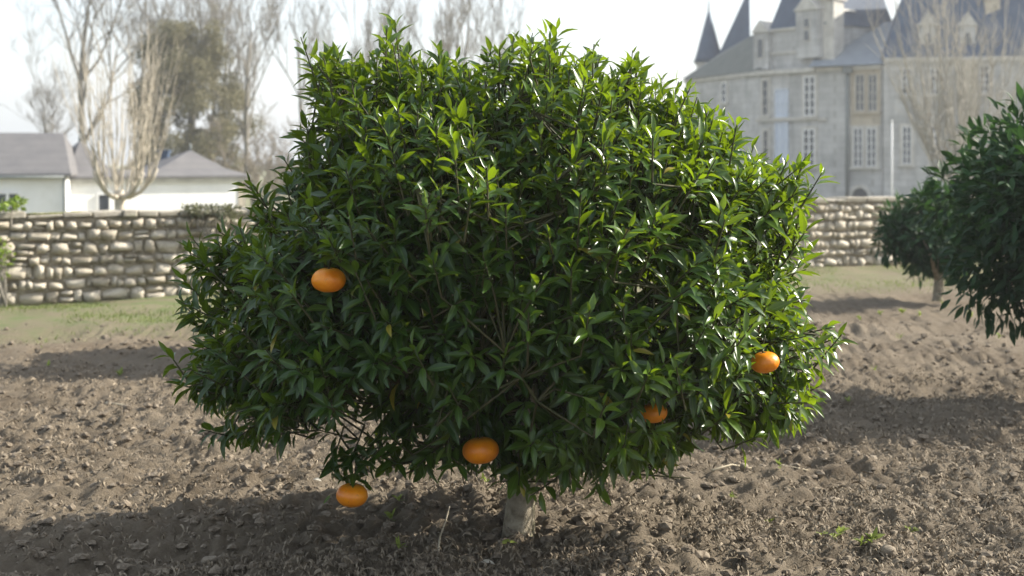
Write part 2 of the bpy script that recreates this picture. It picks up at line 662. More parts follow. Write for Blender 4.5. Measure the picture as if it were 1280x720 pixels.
# loose clods: uncountable crumbs of earth
x, y = soil_points(17000, 4.6, 12.5, 1.5)
n = len(x)
size = .004 + .022 * rng.random(n) ** 5
size *= .8 + .3 * vnoise(x * 1.3, y * 1.3, 9)
z = ground_height(x, y) + size * .25
base = ICO_V[None] * (1 + .35 * (rng.random((n, 12, 1)) - .5) * 2)
sc = np.stack([1 + .5 * rng.random(n), 1 + .5 * rng.random(n), .6 + .3 * rng.random(n)], -1)
V = base * sc[:, None] * size[:, None, None] + np.stack([x, y, z], -1)[:, None]
F = (np.array(ICO_F)[None] + (np.arange(n) * 12)[:, None, None]).reshape(-1, 3)
set_props(link("soil_crumbs", np_mesh("soil_crumbs", V.reshape(-1, 3), F, False), 'clod'),
          "small crumbs of dry brown earth strewn over the tilled ground", "soil", kind='stuff')

# curled chaff and root scraps
x, y = soil_points(64000, 4.6, 10.0, 1.8)
k = rng.random(len(x)) < .22 + .78 * smooth(.34, .62, vnoise(x * 1.3 + 9, y * 1.6, 44)) * (1 - .55 * smooth(0, -2.2, x))
x, y = x[k], y[k]
n = len(x)
z = ground_height(x, y) + .004
ang = rng.random(n) * 2 * math.pi
L = .014 + .05 * rng.random(n) ** 2.0
wd = .0012 + .0030 * rng.random(n)
curl = rng.normal(0, 1.5, n)
tl = rng.normal(0, .35, n)
st = np.linspace(0, 1, 5)
pth = np.zeros((n, 5, 3))
cx = np.zeros(n); cyy = np.zeros(n)
for i, s in enumerate(st):
    pth[:, i, 0] = cx; pth[:, i, 1] = cyy
    pth[:, i, 2] = .016 * np.sin(s * 3.1) + s * np.sin(tl) * L * .5
    a = ang + curl * s
    cx = cx + np.cos(a) * L / 4; cyy = cyy + np.sin(a) * L / 4
pth += np.stack([x, y, z], -1)[:, None]
sdv = np.stack([-np.sin(ang), np.cos(ang), rng.normal(0, .7, n)], -1)
wprof = np.array([.5, 1, 1, .9, .3])
A = pth - sdv[:, None] * (wd[:, None] * wprof)[..., None]
Bv = pth + sdv[:, None] * (wd[:, None] * wprof)[..., None]
V = np.concatenate([A, Bv], axis=1).reshape(-1, 3)
f = np.array([(i, i + 1, i + 6, i + 5) for i in range(4)])
F = (f[None] + (np.arange(n) * 10)[:, None, None]).reshape(-1, 4)
set_props(link("chaff", np_mesh("chaff", V, F, True), 'chip'),
          "curled dry chaff and root scraps lying on the tilled soil", "chaff", kind='stuff')


# sparse grass at the foot of the wall
def grass_points(n):
    x = rng.uniform(-9, 9, n); s = rng.uniform(-4.6, -.15, n)
    al = rng.uniform(-5, 16, n)
    x = W0[0] + WU[0] * al + WN[0] * s; y = W0[1] + WU[1] * al + WN[1] * s
    _, _, t = ground_parts(x, y)
    den = smooth(.44, .70, vnoise(x * 1.1 + 5, y * 1.1, 21)) * (1 - t)
    k = rng.random(n) < den * (1 - .35 * smooth(-.5, 2.5, x))
    return x[k], y[k]


x, y = grass_points(52000)
n = len(x)
B = np.stack([x, y, ground_height(x, y) - .003], -1)
D = np.stack([rng.normal(0, .55, n), rng.normal(0, .55, n), np.ones(n)], -1)
Nn = np.stack([rng.normal(0, 1, n), rng.normal(0, 1, n), np.full(n, .1)], -1)
L = rng.uniform(.02, .065, n); Wd = rng.uniform(.0022, .005, n)
set_props(link("grass", simple_leaf_mesh("grass", B, D, Nn, L, Wd, rng.random(n)), 'grass'),
          "thin short grass growing along the foot of the stone wall", "grass", kind='stuff')

# ------------------------------------------------------------------ dry stone garden wall
WALL_H = .90
wall = empty("stone_wall", (W0[0], W0[1], 0), "low garden wall of rounded pale fieldstones in rough courses", "wall", kind='thing')
wall.rotation_euler = (0, 0, math.atan2(WU[1], WU[0]))   # local x along the wall, local -y faces the orchard
wrnd = random.Random(5)


def wall_px(s):
    p = W0 + WU * s
    return 640 + FPX * p[0] / p[1]


S0, S1 = -7.0, 21.0
core = join_boxes("mortar_core", [(S0, S1, .022, .36, -2.3, WALL_H - .06)])
link("mortar_core", core, 'mortar', wall)

stone_meshes = []
for k in range(14):
    r = random.Random(100 + k)
    e = r.uniform(.36, .62)
    v = ICO1_V.copy()
    v = np.sign(v) * np.abs(v) ** e
    v *= (1 + .2 * np.array([r.uniform(-1, 1) for _ in range(len(v))]))[:, None]
    v[:, 0] *= 1 + .12 * v[:, 2] * r.uniform(-1, 1)
    v[:, 2] *= 1 + .14 * v[:, 0] * r.uniform(-1, 1)
    me = np_mesh("stone", v * .5, np.array(ICO1_F), True)
    me.materials.append(M['wallstone'])
    stone_meshes.append(me)

fill = []      # (centre, size) of the little packing stones and the courses nobody sees


shown = []     # stones the photograph shows: (size in view, centre, size, tilt)


def put_stone(s, z, w, h, small=False):
    px = wall_px(s)
    d = .20 + .06 * wrnd.random()
    y = -.012 + .035 * wrnd.random() + d * .32
    rot = wrnd.uniform(-.10, .10)
    seen = (-15 < px < 335) or (985 < px < 1215)
    if seen and not small:
        shown.append((w * h / (W0[1] + WU[1] * s) ** 2, (s, y, z), (w, d, h), rot))
    else:
        fill.append(((s, y + .02, z), (w, d, h), rot, wrnd.randrange(14)))


zb = -.03
courses = [.135, .095, .125, .09, .13, .10, .095]
for ci, ch in enumerate(courses):
    s = S0 + wrnd.uniform(0, .15)
    while s < S1:
        w = ch * wrnd.choice([.6, .8, .95, 1.1, 1.3, 1.5, 1.9]) * wrnd.uniform(.9, 1.1)
        hh = ch * wrnd.uniform(.72, 1.14)
        if wrnd.random() < .13 and w > .12:                       # two flat stones on each other
            put_stone(s + w / 2, zb + ch * .27, w * .98, ch * .5)
            put_stone(s + w / 2 + .01, zb + ch * .76, w * .9, ch * .44)
        else:
            put_stone(s + w / 2, zb + ch / 2 + wrnd.uniform(-.012, .012), w * 1.03, hh)
        if wrnd.random() < .55:
            put_stone(s + w, zb + ch * wrnd.choice([.12, .9]), wrnd.uniform(.035, .06), wrnd.uniform(.03, .05), True)
        if wrnd.random() < .0:
            put_stone(s + w * wrnd.uniform(.2, .8), zb + ch * 1.0, wrnd.uniform(.05, .10), wrnd.uniform(.022, .035), True)
        s += w + wrnd.uniform(.0, .016)
    zb += ch * .985
    # thin levelling course of flat slips
    s = S0
    while s < S1:
        w = wrnd.uniform(.05, .16)
        if wrnd.random() < .85:
            put_stone(s + w / 2, zb + .008, w, wrnd.uniform(.018, .03), True)
        s += w + .004
    zb += .014
shown.sort(key=lambda q: -q[0])
for (_, c, s3, rot) in shown[:300]:
    o = link("stone", wrnd.choice(stone_meshes), None, wall)
    o.location = c; o.scale = s3
    o.rotation_euler = (wrnd.uniform(-.08, .08), rot, wrnd.uniform(-.12, .12))
fill += [(c, s3, rot, wrnd.randrange(14)) for (_, c, s3, rot) in shown[300:]]
V = []; F = []; off = 0
for (c, s3, rot, k) in fill:
    tiny = s3[2] < .05
    v = (ICO_V * .5 if tiny else np.array([q.co for q in stone_meshes[k].vertices])) * np.array(s3)
    cr, sr = math.cos(rot), math.sin(rot)
    v = np.stack([v[:, 0] * cr + v[:, 2] * sr, v[:, 1], -v[:, 0] * sr + v[:, 2] * cr], -1) + np.array(c)
    V.append(v); F.append(np.array(ICO_F if tiny else ICO1_F) + off); off += len(v)
set_props(link("packing_stones", np_mesh("packing_stones", np.concatenate(V), np.concatenate(F), True), 'wallstone', wall), kind='stuff')
# flat coping stones along the top
s = S0
while s < S1:
    w = wrnd.uniform(.14, .36)
    px = wall_px(s + w / 2)
    h = wrnd.uniform(.035, .07)
    if -20 < px < 340 or 980 < px < 1220:
        v, f = box_v(-w / 2 + .006, w / 2 - .006, -.02 + wrnd.uniform(-.015, .01), .37, 0, h)
        v = [(a + wrnd.uniform(-.008, .008), b + wrnd.uniform(-.012, .012), c + wrnd.uniform(-.008, .008)) for a, b, c in v]
        o = link("coping_stone", poly_mesh("coping_stone", v, f), 'coping', wall)
        o.location = (s + w / 2, 0, WALL_H - .055)
        o.rotation_euler = (0, wrnd.uniform(-.02, .02), wrnd.uniform(-.02, .02))
        bv = o.modifiers.new("bevel", 'BEVEL'); bv.width = .014; bv.segments = 2
    s += w
rows = []
s = S0
for rng_px in ((None, -20), (340, 980), (1220, None)):
    ss = np.linspace(S0, S1, 400)
    pxs = np.array([wall_px(q) for q in ss])
    ok = np.ones(400, bool)
    if rng_px[0] is not None: ok &= pxs >= rng_px[0]
    if rng_px[1] is not None: ok &= pxs <= rng_px[1]
    if ok.any():
        a0, a1 = ss[ok].min(), ss[ok].max()
        q = a0
        while q < a1:
            w = wrnd.uniform(.25, .45)
            rows.append((q + .005, min(q + w, a1) - .005, -.02, .36, WALL_H - .055, WALL_H + wrnd.uniform(-.012, .005)))
            q += w
set_props(link("coping_course", join_boxes("coping_course", rows), 'coping', wall), kind='stuff')
# cushions of moss on the wall
for (px, zz, sx, sz) in ((70, .885, .34, .03), (92, .89, .26, .03), (136, .885, .36, .028), (45, .885, .2, .025)):
    s = next(q for q in np.linspace(S0, S1, 3000) if wall_px(q) > px)
    r = random.Random(px)
    v = ICO2_V * np.array([[sx * .5, .05, sz * .5]])
    v *= (1 + .28 * np.array([r.uniform(-1, 1) for _ in range(len(v))]))[:, None]
    o = link("moss", np_mesh("moss", v, np.array(ICO2_F), True), 'moss', wall)
    o.location = (s, -.02 if zz < .8 else .06, zz)


# ------------------------------------------------------------------ foliage clumps used on and behind the wall
def leafy_clump(centers, radii, n, leaf_len, up=.6, seed=0, width=.28):
    r = np.random.default_rng(seed)
    cs = np.array(centers, float); rd = np.array(radii, float)
    k = r.choice(len(cs), n, p=(rd.prod(1) / rd.prod(1).sum()) if rd.ndim > 1 else rd ** 2 / (rd ** 2).sum())
    u = norm(r.normal(size=(n, 3))) * (r.random((n, 1)) ** .45)
    B = cs[k] + u * (rd[k] if rd.ndim > 1 else rd[k][:, None])
    D = norm(u + r.normal(0, .5, (n, 3)) + np.array([0, 0, up]))
    N = norm(r.normal(0, .6, (n, 3)) + np.array([0, 0, 1.0]))
    L = leaf_len * r.uniform(.6, 1.2, n)
    return B, D, N, L, L * width, r.random(n)


def climber(name, px, py, d, rx, rz, n, ll, mat, label, seed):
    c = P(px, py, d)
    r = random.Random(seed)
    cent = [(c.x + r.uniform(-rx, rx), c.y + r.uniform(-.12, .12), c.z + r.uniform(-rz, rz)) for _ in range(14)]
    rad = [[r.uniform(.3, .5) * rx, .12, r.uniform(.45, .7) * rz] for _ in range(14)]
    t = empty(name, (c.x, c.y, c.z - rz), label, "plant")
    a = leafy_clump(cent, rad, n, ll, .3, seed, .34)
    B = a[0] - np.array([c.x, c.y, c.z - rz])
    set_props(link("foliage", simple_leaf_mesh("foliage", B, *a[1:]), mat, t), kind='stuff')
    segs = []
    for q in cent:
        p1 = Vector(q) - Vector((c.x, c.y, c.z - rz))
        segs.append((Vector((r.uniform(-.05, .05), 0, -.25)), p1, .008, .003))
    V, F = tubes(segs, 4)
    link("stem", np_mesh("stem", V, F), 'far_bark', t)
    return t


climber("climbing_plant", 266, 266, 15.05, .30, .06, 700, .05, 'ivy', "grey-green ivy tangle spilling over the wall top beside the orange tree", 3)
climber("climbing_plant", 2, 328, 14.12, .09, .2, 170, .045, 'shrub', "yellowish climber clinging to the wall face below the bright shoot", 6)
climber("leafy_shrub", 10, 257, 14.3, .10, .045, 80, .07, 'shrub', "bright yellow-green leafy shoot leaning over the wall coping", 4)


# ------------------------------------------------------------------ white outbuildings behind the wall
def on_plane(px, py, A, B):
    """point where the ray through a pixel meets the vertical plane through plan points A and B"""
    dx, dy = B[0] - A[0], B[1] - A[1]
    k = (px - 640.0) / FPX
    # A + t*(dx,dy) = (k*y, y)
    t = (k * A[1] - A[0]) / (dx - k * dy)
    yy = A[1] + t * dy
    return Vector((A[0] + t * dx, yy, EYE - (py - HZ) / FPX * yy))


def plan(px, d):
    return ((px - 640.0) / FPX * d, d)


def quad_prism(name, A, B, z0, z1, depth, mat, parent, front_off=0.0):
    """wall block whose front face stands on the plan line A-B, extending `depth` behind it"""
    a = Vector((A[0], A[1], 0)); b = Vector((B[0], B[1], 0))
    u = (b - a).normalized(); nb = Vector((-u.y, u.x, 0))
    a = a - nb * front_off; b = b - nb * front_off
    v = []
    for z in (z0, z1):
        for p in (a, b, b + nb * (depth + front_off), a + nb * (depth + front_off)):
            v.append((p.x, p.y, z))
    f = [(0, 3, 2, 1), (4, 5, 6, 7), (0, 1, 5, 4), (1, 2, 6, 5), (2, 3, 7, 6), (3, 0, 4, 7)]
    return link(name, poly_mesh(name, v, f), mat, parent)


def window(px0, px1, py0, py1, A, B, parent, pane='glass', cols=2, rows=4, frame='paint_white', surround=None, name="window"):
    p0 = on_plane(px0, py1, A, B); p1 = on_plane(px1, py0, A, B)
    u = Vector((B[0] - A[0], B[1] - A[1], 0)).normalized()
    nb = Vector((-u.y, u.x, 0))
    w = (Vector((p1.x, p1.y, 0)) - Vector((p0.x, p0.y, 0))).length
    h = p1.z - p0.z
    M4 = Matrix(((u.x, nb.x, 0, p0.x), (u.y, nb.y, 0, p0.y), (0, 0, 1, p0.z), (0, 0, 0, 1)))
    b = max(.04, w * .075)
    # frame standing proud of the wall, glass set back in it
    fr = [(0, b, -.10, .06, 0, h), (w - b, w, -.10, .06, 0, h), (b, w - b, -.098, .058, 0, b), (b, w - b, -.098, .058, h - b, h)]
    mun = []
    for c in range(1, cols):
        x = w * c / cols
        t = b * (.75 if c == cols // 2 else .4)
        mun.append((x - t, x + t, -.085, -.03, b, h - b))
    for r in range(1, rows):
        z = h * r / rows
        t = b * .42
        mun.append((b, w - b, -.08, -.035, z - t, z + t))
    wo = link(name, join_boxes(name, fr), frame, parent)
    wo.matrix_world = M4
    g = link("pane", join_boxes("pane", [(b * .9, w - b * .9, -.028, -.012, b * .9, h - b * .9)]), pane, wo)
    if mun:
        link("muntin", join_boxes("muntin", mun), frame, wo)
    if surround:
        s = .16
        link("surround", join_boxes("surround", [(-s, -.005, -.06, .05, -.02, h + s), (w + .005, w + s, -.06, .05, -.02, h + s),
                                                  (-.003, w + .003, -.058, .05, h + .005, h + s)]), surround, wo)
        link("sill", join_boxes("sill", [(-s - .05, w + s + .05, -.2, .04, -.16, -.03)]), surround, wo)
    return wo


GB = -2.15          # ground level behind the wall
hA, hB = plan(-70, 52.2), plan(81, 53.0)
house = empty("outbuilding", (hA[0], hA[1], 0), "long white plastered outbuilding under a tall straight grey slate roof", "building")
house.location = (0, 0, 0)
ze = EYE - (221 - HZ) / FPX * 52
quad_prism("wall", hA, hB, GB - .3, ze, 6.0, 'plaster', house)


def roof_gable(name, A, B, z0, z1, depth, mat, parent, over=.25, hip_a=0.0, hip_b=0.0):
    a = Vector((A[0], A[1], 0)); b = Vector((B[0], B[1], 0)); u = (b - a).normalized(); nb = Vector((-u.y, u.x, 0))
    a0 = a - nb * over - u * over; b0 = b - nb * over + u * over
    a1 = a + nb * (depth + over) - u * over; b1 = b + nb * (depth + over) + u * over
    ra = a + nb * depth * .5 + u * (hip_a if hip_a else -over); rb = b + nb * depth * .5 - u * (hip_b if hip_b else -over)
    v = [(*a0.xy, z0), (*b0.xy, z0), (*b1.xy, z0), (*a1.xy, z0), (*a0.xy, z0 + .1), (*b0.xy, z0 + .1), (*b1.xy, z0 + .1), (*a1.xy, z0 + .1),
         (*ra.xy, z1), (*rb.xy, z1)]
    f = [(0, 3, 2, 1), (0, 1, 5, 4), (1, 2, 6, 5), (2, 3, 7, 6), (3, 0, 4, 7), (4, 5, 9, 8), (5, 6, 9), (6, 7, 8, 9), (7, 4, 8)]
    return link(name, poly_mesh(name, v, f), mat, parent)


zr = EYE - (166 - HZ) / FPX * 55.5
roof_gable("roof", hA, hB, ze + .004, zr, 6.0, 'slate_house', house, hip_b=.4)
window(-6, 25, 240, 275, hA, hB, house, cols=2, rows=2)
# rain gutter
u = Vector((hB[0] - hA[0], hB[1] - hA[1], 0)).normalized()
link("gutter", path_tube("gutter", [Vector((*hA, ze - .02)) - Vector((-u.y, u.x, 0)) * .3, Vector((*hB, ze - .02)) - Vector((-u.y, u.x, 0)) * .3], [.06, .06], 6), 'lead', house)
link("downpipe", path_tube("downpipe", [Vector((*hB, ze - .02)) - Vector((-u.y, u.x, 0)) * .08, Vector((*hB, GB)) - Vector((-u.y, u.x, 0)) * .08], [.05, .05], 6), 'lead', house)

lA, lB = plan(84, 54.6), plan(304, 58.5)
lodge = empty("lodge", (0, 0, 0), "low white lodge with pointed pavilion slate roofs behind the pale pollard tree", "building")
zl = EYE - (223 - HZ) / FPX * 56.5
quad_prism("wall", lA, lB, GB - .3, zl, 4.4, 'plaster', lodge)
ul = Vector((lB[0] - lA[0], lB[1] - lA[1], 0)); ll_ = ul.length; ul.normalize(); nl_ = Vector((-ul.y, ul.x, 0))


def pavilion_roof(px0, px1, apex_px, apex_py, depth, mat, parent, name="roof", flare=.28):
    """pyramid with a slightly bell-cast foot"""
    a = on_plane(px0, 200, lA, lB); b = on_plane(px1, 200, lA, lB)
    a = Vector((a.x, a.y, 0)); b = Vector((b.x, b.y, 0))
    c = (a + b) / 2 + nl_ * depth / 2
    ap = on_plane(apex_px, 200, (lA[0] + nl_.x * depth / 2, lA[1] + nl_.y * depth / 2), (lB[0] + nl_.x * depth / 2, lB[1] + nl_.y * depth / 2))
    za = EYE - (apex_py - HZ) / FPX * ap.y
    apx = Vector((ap.x, ap.y, 0))
    foot = [a - nl_ * .25 - ul * .25, b - nl_ * .25 + ul * .25, b + nl_ * (depth + .25) + ul * .25, a + nl_ * (depth + .25) - ul * .25]
    v = []
    for t, z in ((0, zl + .004), (0, zl + .09), (.42, zl + .09 + (za - zl) * .26), (.985, za)):
        for p in foot:
            q = p.lerp(apx, t); v.append((q.x, q.y, z))
    f = [(3, 2, 1, 0), (12, 13, 14, 15)]
    for r in range(3):
        for k in range(4):
            k2 = (k + 1) % 4
            f.append((r * 4 + k, r * 4 + k2, r * 4 + 4 + k2, r * 4 + 4 + k))
    o = link(name, poly_mesh(name, v, f), mat, parent)
    link("finial", path_tube("finial", [(apx.x, apx.y, za - .02), (apx.x, apx.y, za + .22), (apx.x, apx.y, za + .3)], [.07, .05, .015], 6), 'lead', o)
    return o


pavilion_roof(84, 150, 100, 176, 4.4, 'slate_house', lodge)
pavilion_roof(176, 304, 238, 188, 4.4, 'slate_house', lodge)
mA = on_plane(128, 200, lA, lB); mB = on_plane(196, 200, lA, lB)
roof_gable("low_roof", (mA.x, mA.y), (mB.x, mB.y), zl + .008, zl + .34, 4.3, 'slate_house', lodge, .2)
ch = on_plane(205, 205, (lA[0] + nl_.x * 3.4, lA[1] + nl_.y * 3.4), (lB[0] + nl_.x * 3.4, lB[1] + nl_.y * 3.4))
link("chimney", join_boxes("chimney", [(ch.x - .2, ch.x + .2, ch.y - .2, ch.y + .2, zl + .1, zl + 1.05), (ch.x - .25, ch.x + .25, ch.y - .25, ch.y + .25, zl + 1.05, zl + 1.13)]), 'slate', lodge)
dw = window(121, 137, 242, 300, lA, lB, lodge, pane='dark_in', cols=1, rows=1, name="doorway")
link("cornice", poly_mesh("cornice", *box_v(0, ll_, -.14, -.003, zl - .16, zl - .004)), 'trim', lodge).matrix_local = \
    Matrix(((ul.x, nl_.x, 0, lA[0]), (ul.y, nl_.y, 0, lA[1]), (0, 0, 1, 0), (0, 0, 0, 1)))
link("corner_post", poly_mesh("corner_post", *box_v(ll_ - .22, ll_ + .02, -.03, .2, GB, zl - .17)), 'ashlar_warm', lodge).matrix_local = \
    Matrix(((ul.x, nl_.x, 0, lA[0]), (ul.y, nl_.y, 0, lA[1]), (0, 0, 1, 0), (0, 0, 0, 1)))

# ------------------------------------------------------------------ chateau
chateau = empty("chateau", (0, 0, 0), "grey limestone chateau with steep blue slate roofs and pointed turrets", "castle")
PA, PB, PC, PD, PE = plan(857, 97.0), plan(948, 87.5), plan(1022, 83.5), plan(1103, 81.0), plan(1340, 79.0)
ZE = EYE + 5.05


def zpx(py, d):
    return EYE - (py - HZ) / FPX * d


quad_prism("wing_wall", PA, PB, GB - 1, ZE, 7, 'ashlar', chateau)
quad_prism("wall", PB, PC, GB - 1, ZE, 8, 'ashlar', chateau)
quad_prism("wall", (PC[0], PC[1] + .01), PD, GB - 1, ZE - .01, 8, 'ashlar', chateau)
ZE2 = zpx(72, 80.5)
quad_prism("wall", (PD[0] - .02, PD[1] - .35), (PE[0], PE[1] - .35), GB - 1, ZE2, 9, 'ashlar', chateau)
# ochre bay around the twin windows
wa = on_plane(1063, 100, PC, PD); wb = on_plane(1101, 100, PC, PD)
quad_prism("bay", (wa.x, wa.y), (wb.x, wb.y), zpx(157, 82), zpx(86, 82), .5, 'ashlar_warm', chateau, .006)


def band(name, A, B, z0, z1, proud, mat, parent=None):
    return quad_prism(name, A, B, z0, z1, .1, mat, parent or chateau, proud)


band("cornice", PA, PB, ZE - .22, ZE - .02, .18, 'trim')
band("cornice", PB, PC, ZE - .24, ZE + .015, .25, 'trim')
band("cornice", PC, PD, ZE - .22, ZE - .015, .2, 'trim')
band("cornice", (PD[0], PD[1] - .35), (PE[0], PE[1] - .35), ZE2 - .25, ZE2 - .01, .2, 'trim')
q0 = on_plane(946, 149, PB, PC)
q1 = on_plane(1021, 149, PB, PC)
band("string_course", (q0.x, q0.y), (q1.x, q1.y), zpx(151, 85.5), zpx(147, 85.5), .14, 'trim')
r0 = on_plane(1023, 149, PC, PD); r1 = on_plane(1034, 149, PC, PD)
band("string_course", (r0.x, r0.y), (r1.x, r1.y), zpx(150.6, 83.3), zpx(147, 83.3), .14, 'trim')

# windows
window(903, 909, 103, 128, PA, PB, chateau, cols=1, rows=3, pane='glass', surround='trim')
window(954, 961, 100, 144, PB, PC, chateau, cols=1, rows=4, pane='glass', frame='trim', surround='trim')
window(955, 961, 163, 205, PB, PC, chateau, cols=1, rows=4, pane='glass', frame='trim', surround='trim')
window(970, 986, 111, 147, PB, PC, chateau, pane='paint_blue', cols=2, rows=2, frame='paint_blue', name="shuttered_window")
window(970, 986, 153, 200, PB, PC, chateau, pane='paint_blue', cols=2, rows=2, frame='paint_blue', name="shuttered_window")
window(1006, 1020, 95, 145, PB, PC, chateau, cols=2, rows=5, surround='trim')
window(1005, 1019.5, 161, 208, PB, PC, chateau, cols=2, rows=5, surround='trim')
for x0, x1 in ((1070, 1081), (1086, 1097)):
    window(x0, x1, 93, 139, PC, PD, chateau, cols=2, rows=4, surround='ashlar_warm', frame='trim')
for x0, x1 in ((1067.5, 1079), (1084, 1096)):
    window(x0, x1, 160, 208, PC, PD, chateau, cols=2, rows=5, surround='trim')
RD, RE = (PD[0], PD[1] - .35), (PE[0], PE[1] - .35)
window(1163, 1174, 86, 118, RD, RE, chateau, cols=2, rows=4, surround='trim')
window(1163, 1174, 158, 205, RD, RE, chateau, cols=2, rows=5, surround='trim')
window(1128, 1139, 86, 118, RD, RE, chateau, cols=2, rows=4, surround='trim')
window(1128, 1139, 158, 205, RD, RE, chateau, cols=2, rows=5, surround='trim')
window(1224, 1237, 82, 116, RD, RE, chateau, cols=2, rows=4, surround='trim')


# arched cellar openings
def arch(px, py_top, wpx, A, B):
    c = on_plane(px, py_top, A, B)
    u = Vector((B[0] - A[0], B[1] - A[1], 0)).normalized(); nb = Vector((-u.y, u.x, 0))
    r = wpx / FPX * c.y / 2
    M4 = Matrix(((u.x, nb.x, 0, c.x), (u.y, nb.y, 0, c.y), (0, 0, 1, c.z - r), (0, 0, 0, 1)))
    v = []; f = []
    n = 10
    for rr, yy in ((r, -.14), (r * 1.4, -.14), (r, .05), (r * 1.4, .05)):
        for k in range(n + 1):
            a = math.pi * k / n
            v.append((math.cos(a) * rr, yy, math.sin(a) * rr))
    m = n + 1
    for k in range(n):
        f += [(k, k + 1, m + k + 1, m + k), (m + k, m + k + 1, 3 * m + k + 1, 3 * m + k), (2 * m + k, 2 * m + k + 1, k + 1, k)]
    o = link("cellar_arch", poly_mesh("cellar_arch", v, f), 'trim', chateau); o.matrix_world = M4
    v = [(math.cos(math.pi * k / n) * r * .99, -.02, math.sin(math.pi * k / n) * r * .99) for k in range(n + 1)] + [(-r * .99, -.02, -1.4), (r * .99, -.02, -1.4)]
    link("opening", poly_mesh("opening", v, [tuple(range(len(v)))]), 'dark_in', o)


arch(1010, 235, 18, PB, PC)
arch(1076, 235, 22, PC, PD)
# drain pipes
pp = on_plane(1059, 84, PC, PD); pq = on_plane(1059, 255, PC, PD)
link("downpipe", path_tube("downpipe", [pp + Vector((-.05, -.2, 0)), pq + Vector((-.05, -.2, 0))], [.1, .1], 8), 'lead', chateau)
link("hopper", join_boxes("hopper", [(pp.x - .3, pp.x + .2, pp.y - .45, pp.y - .08, pp.z - .35, pp.z)]), 'lead', chateau)

# wing roof and two turrets
ra = Vector((*plan(858, 99), 0)); 
v = [(PA[0] - .3, PA[1] - .3, ZE + .01), (PB[0], PB[1] - .35, ZE + .01), P(950, 38, 92), P(902, 66, 98), (PA[0] + 6.6, PA[1] + 4, ZE + .01), (PB[0] + 6, PB[1] + 4, ZE + .01)]
link("wing_roof", poly_mesh("wing_roof", v, [(0, 1, 2, 3), (0, 3, 4), (1, 5, 2), (4, 3, 2, 5), (0, 4, 5, 1)]), 'slate_old', chateau)


def turret(px, apex_py, base_py, rpx, d, foot_py, mat='slate', name="turret"):
    c = P(px, base_py, d); r = rpx / FPX * d; zt = zpx(apex_py, d); zf = zpx(foot_py, d)
    n = 20
    prof = [(r * .86, zf), (r * .86, c.z - .18), (r * .96, c.z - .17), (r * .96, c.z - .03)]
    V = []; F = []
    for rr, z in prof:
        V += [(c.x + rr * math.cos(2 * math.pi * k / n), c.y + rr * math.sin(2 * math.pi * k / n), z) for k in range(n)]
    for i in range(len(prof) - 1):
        F += [(i * n + k, i * n + (k + 1) % n, i * n + n + (k + 1) % n, i * n + n + k) for k in range(n)]
    o = link(name, poly_mesh(name, V, F, False), 'ashlar', chateau)
    prof = [(r * .5, c.z - .03), (r * 1.08, c.z - .02), (r * .93, c.z + (zt - c.z) * .1), (r * .04, zt)]
    V = []; F = []
    for rr, z in prof:
        V += [(c.x + rr * math.cos(2 * math.pi * k / n), c.y + rr * math.sin(2 * math.pi * k / n), z) for k in range(n)]
    for i in range(len(prof) - 1):
        F += [(i * n + k, i * n + (k + 1) % n, i * n + n + (k + 1) % n, i * n + n + k) for k in range(n)]
    link("spire", poly_mesh("spire", V, F, True), mat, o)
    link("finial", path_tube("finial", [(c.x, c.y, zt - .2), (c.x, c.y, zt + .5), (c.x, c.y, zt + .8)], [.07, .05, .02], 6), 'lead', o)
    return o


turret(886, 12, 78, 18, 103, 108)
# steep gabled roof behind the wing
d = 101
v = [P(897, 70, d), P(938, 70, d - 2), P(938, 70, d + 4), P(897, 70, d + 5), P(936, -14, d - 1), P(937, -14, d + 2)]
link("steep_roof", poly_mesh("steep_roof", v, [(0, 1, 4), (1, 2, 5, 4), (2, 3, 5), (3, 0, 4, 5), (0, 3, 2, 1)]), 'slate', chateau)

# attic storey over the main block with dormers and a steep pavilion roof
aA = on_plane(947, 60, PB, PC); aB = on_plane(1033, 60, PB, PC)
zat = zpx(34, 85.5)
AU = Vector((PC[0] - PB[0], PC[1] - PB[1], 0)).normalized(); AN = Vector((-AU.y, AU.x, 0))
A1 = (aA.x + AN.x * .5, aA.y + AN.y * .5); A2 = (aB.x + AN.x * .5, aB.y + AN.y * .5)
b1 = on_plane(949, 60, A1, A2); b2 = on_plane(1032, 60, A1, A2)
A1 = (b1.x, b1.y); A2 = (b2.x, b2.y)
quad_prism("attic_wall", A1, A2, ZE + .02, zat, 6, 'ashlar', chateau)
band("attic_cornice", A1, A2, zat - .12, zat + .02, .16, 'trim')
band("attic_band", A1, A2, zpx(66, 85.5), zpx(63, 85.5), .1, 'trim')


def frustum(name, A, B, depth, z0, z1, inset, mat, over=.15):
    a = Vector((*A, 0)); b = Vector((*B, 0)); u = (b - a).normalized(); nb = Vector((-u.y, u.x, 0))
    lo = [a - u * over - nb * over, b + u * over - nb * over, b + u * over + nb * (depth + over), a - u * over + nb * (depth + over)]
    hi = [a + u * inset + nb * inset * 1.2, b - u * inset + nb * inset * 1.2, b - u * inset + nb * (depth - inset), a + u * inset + nb * (depth - inset)]
    v = [(*p.xy, z0) for p in lo] + [(*p.xy, z1) for p in hi]
    return link(name, poly_mesh(name, v, [(3, 2, 1, 0), (4, 5, 6, 7), (0, 1, 5, 4), (1, 2, 6, 5), (2, 3, 7, 6), (3, 0, 4, 7)]), mat, chateau)


fa = on_plane(966, 30, A1, A2)
frustum("pavilion_roof", (fa.x, fa.y), A2, 5.8, zat + .025, zat + 5.5, 1.25, 'slate')


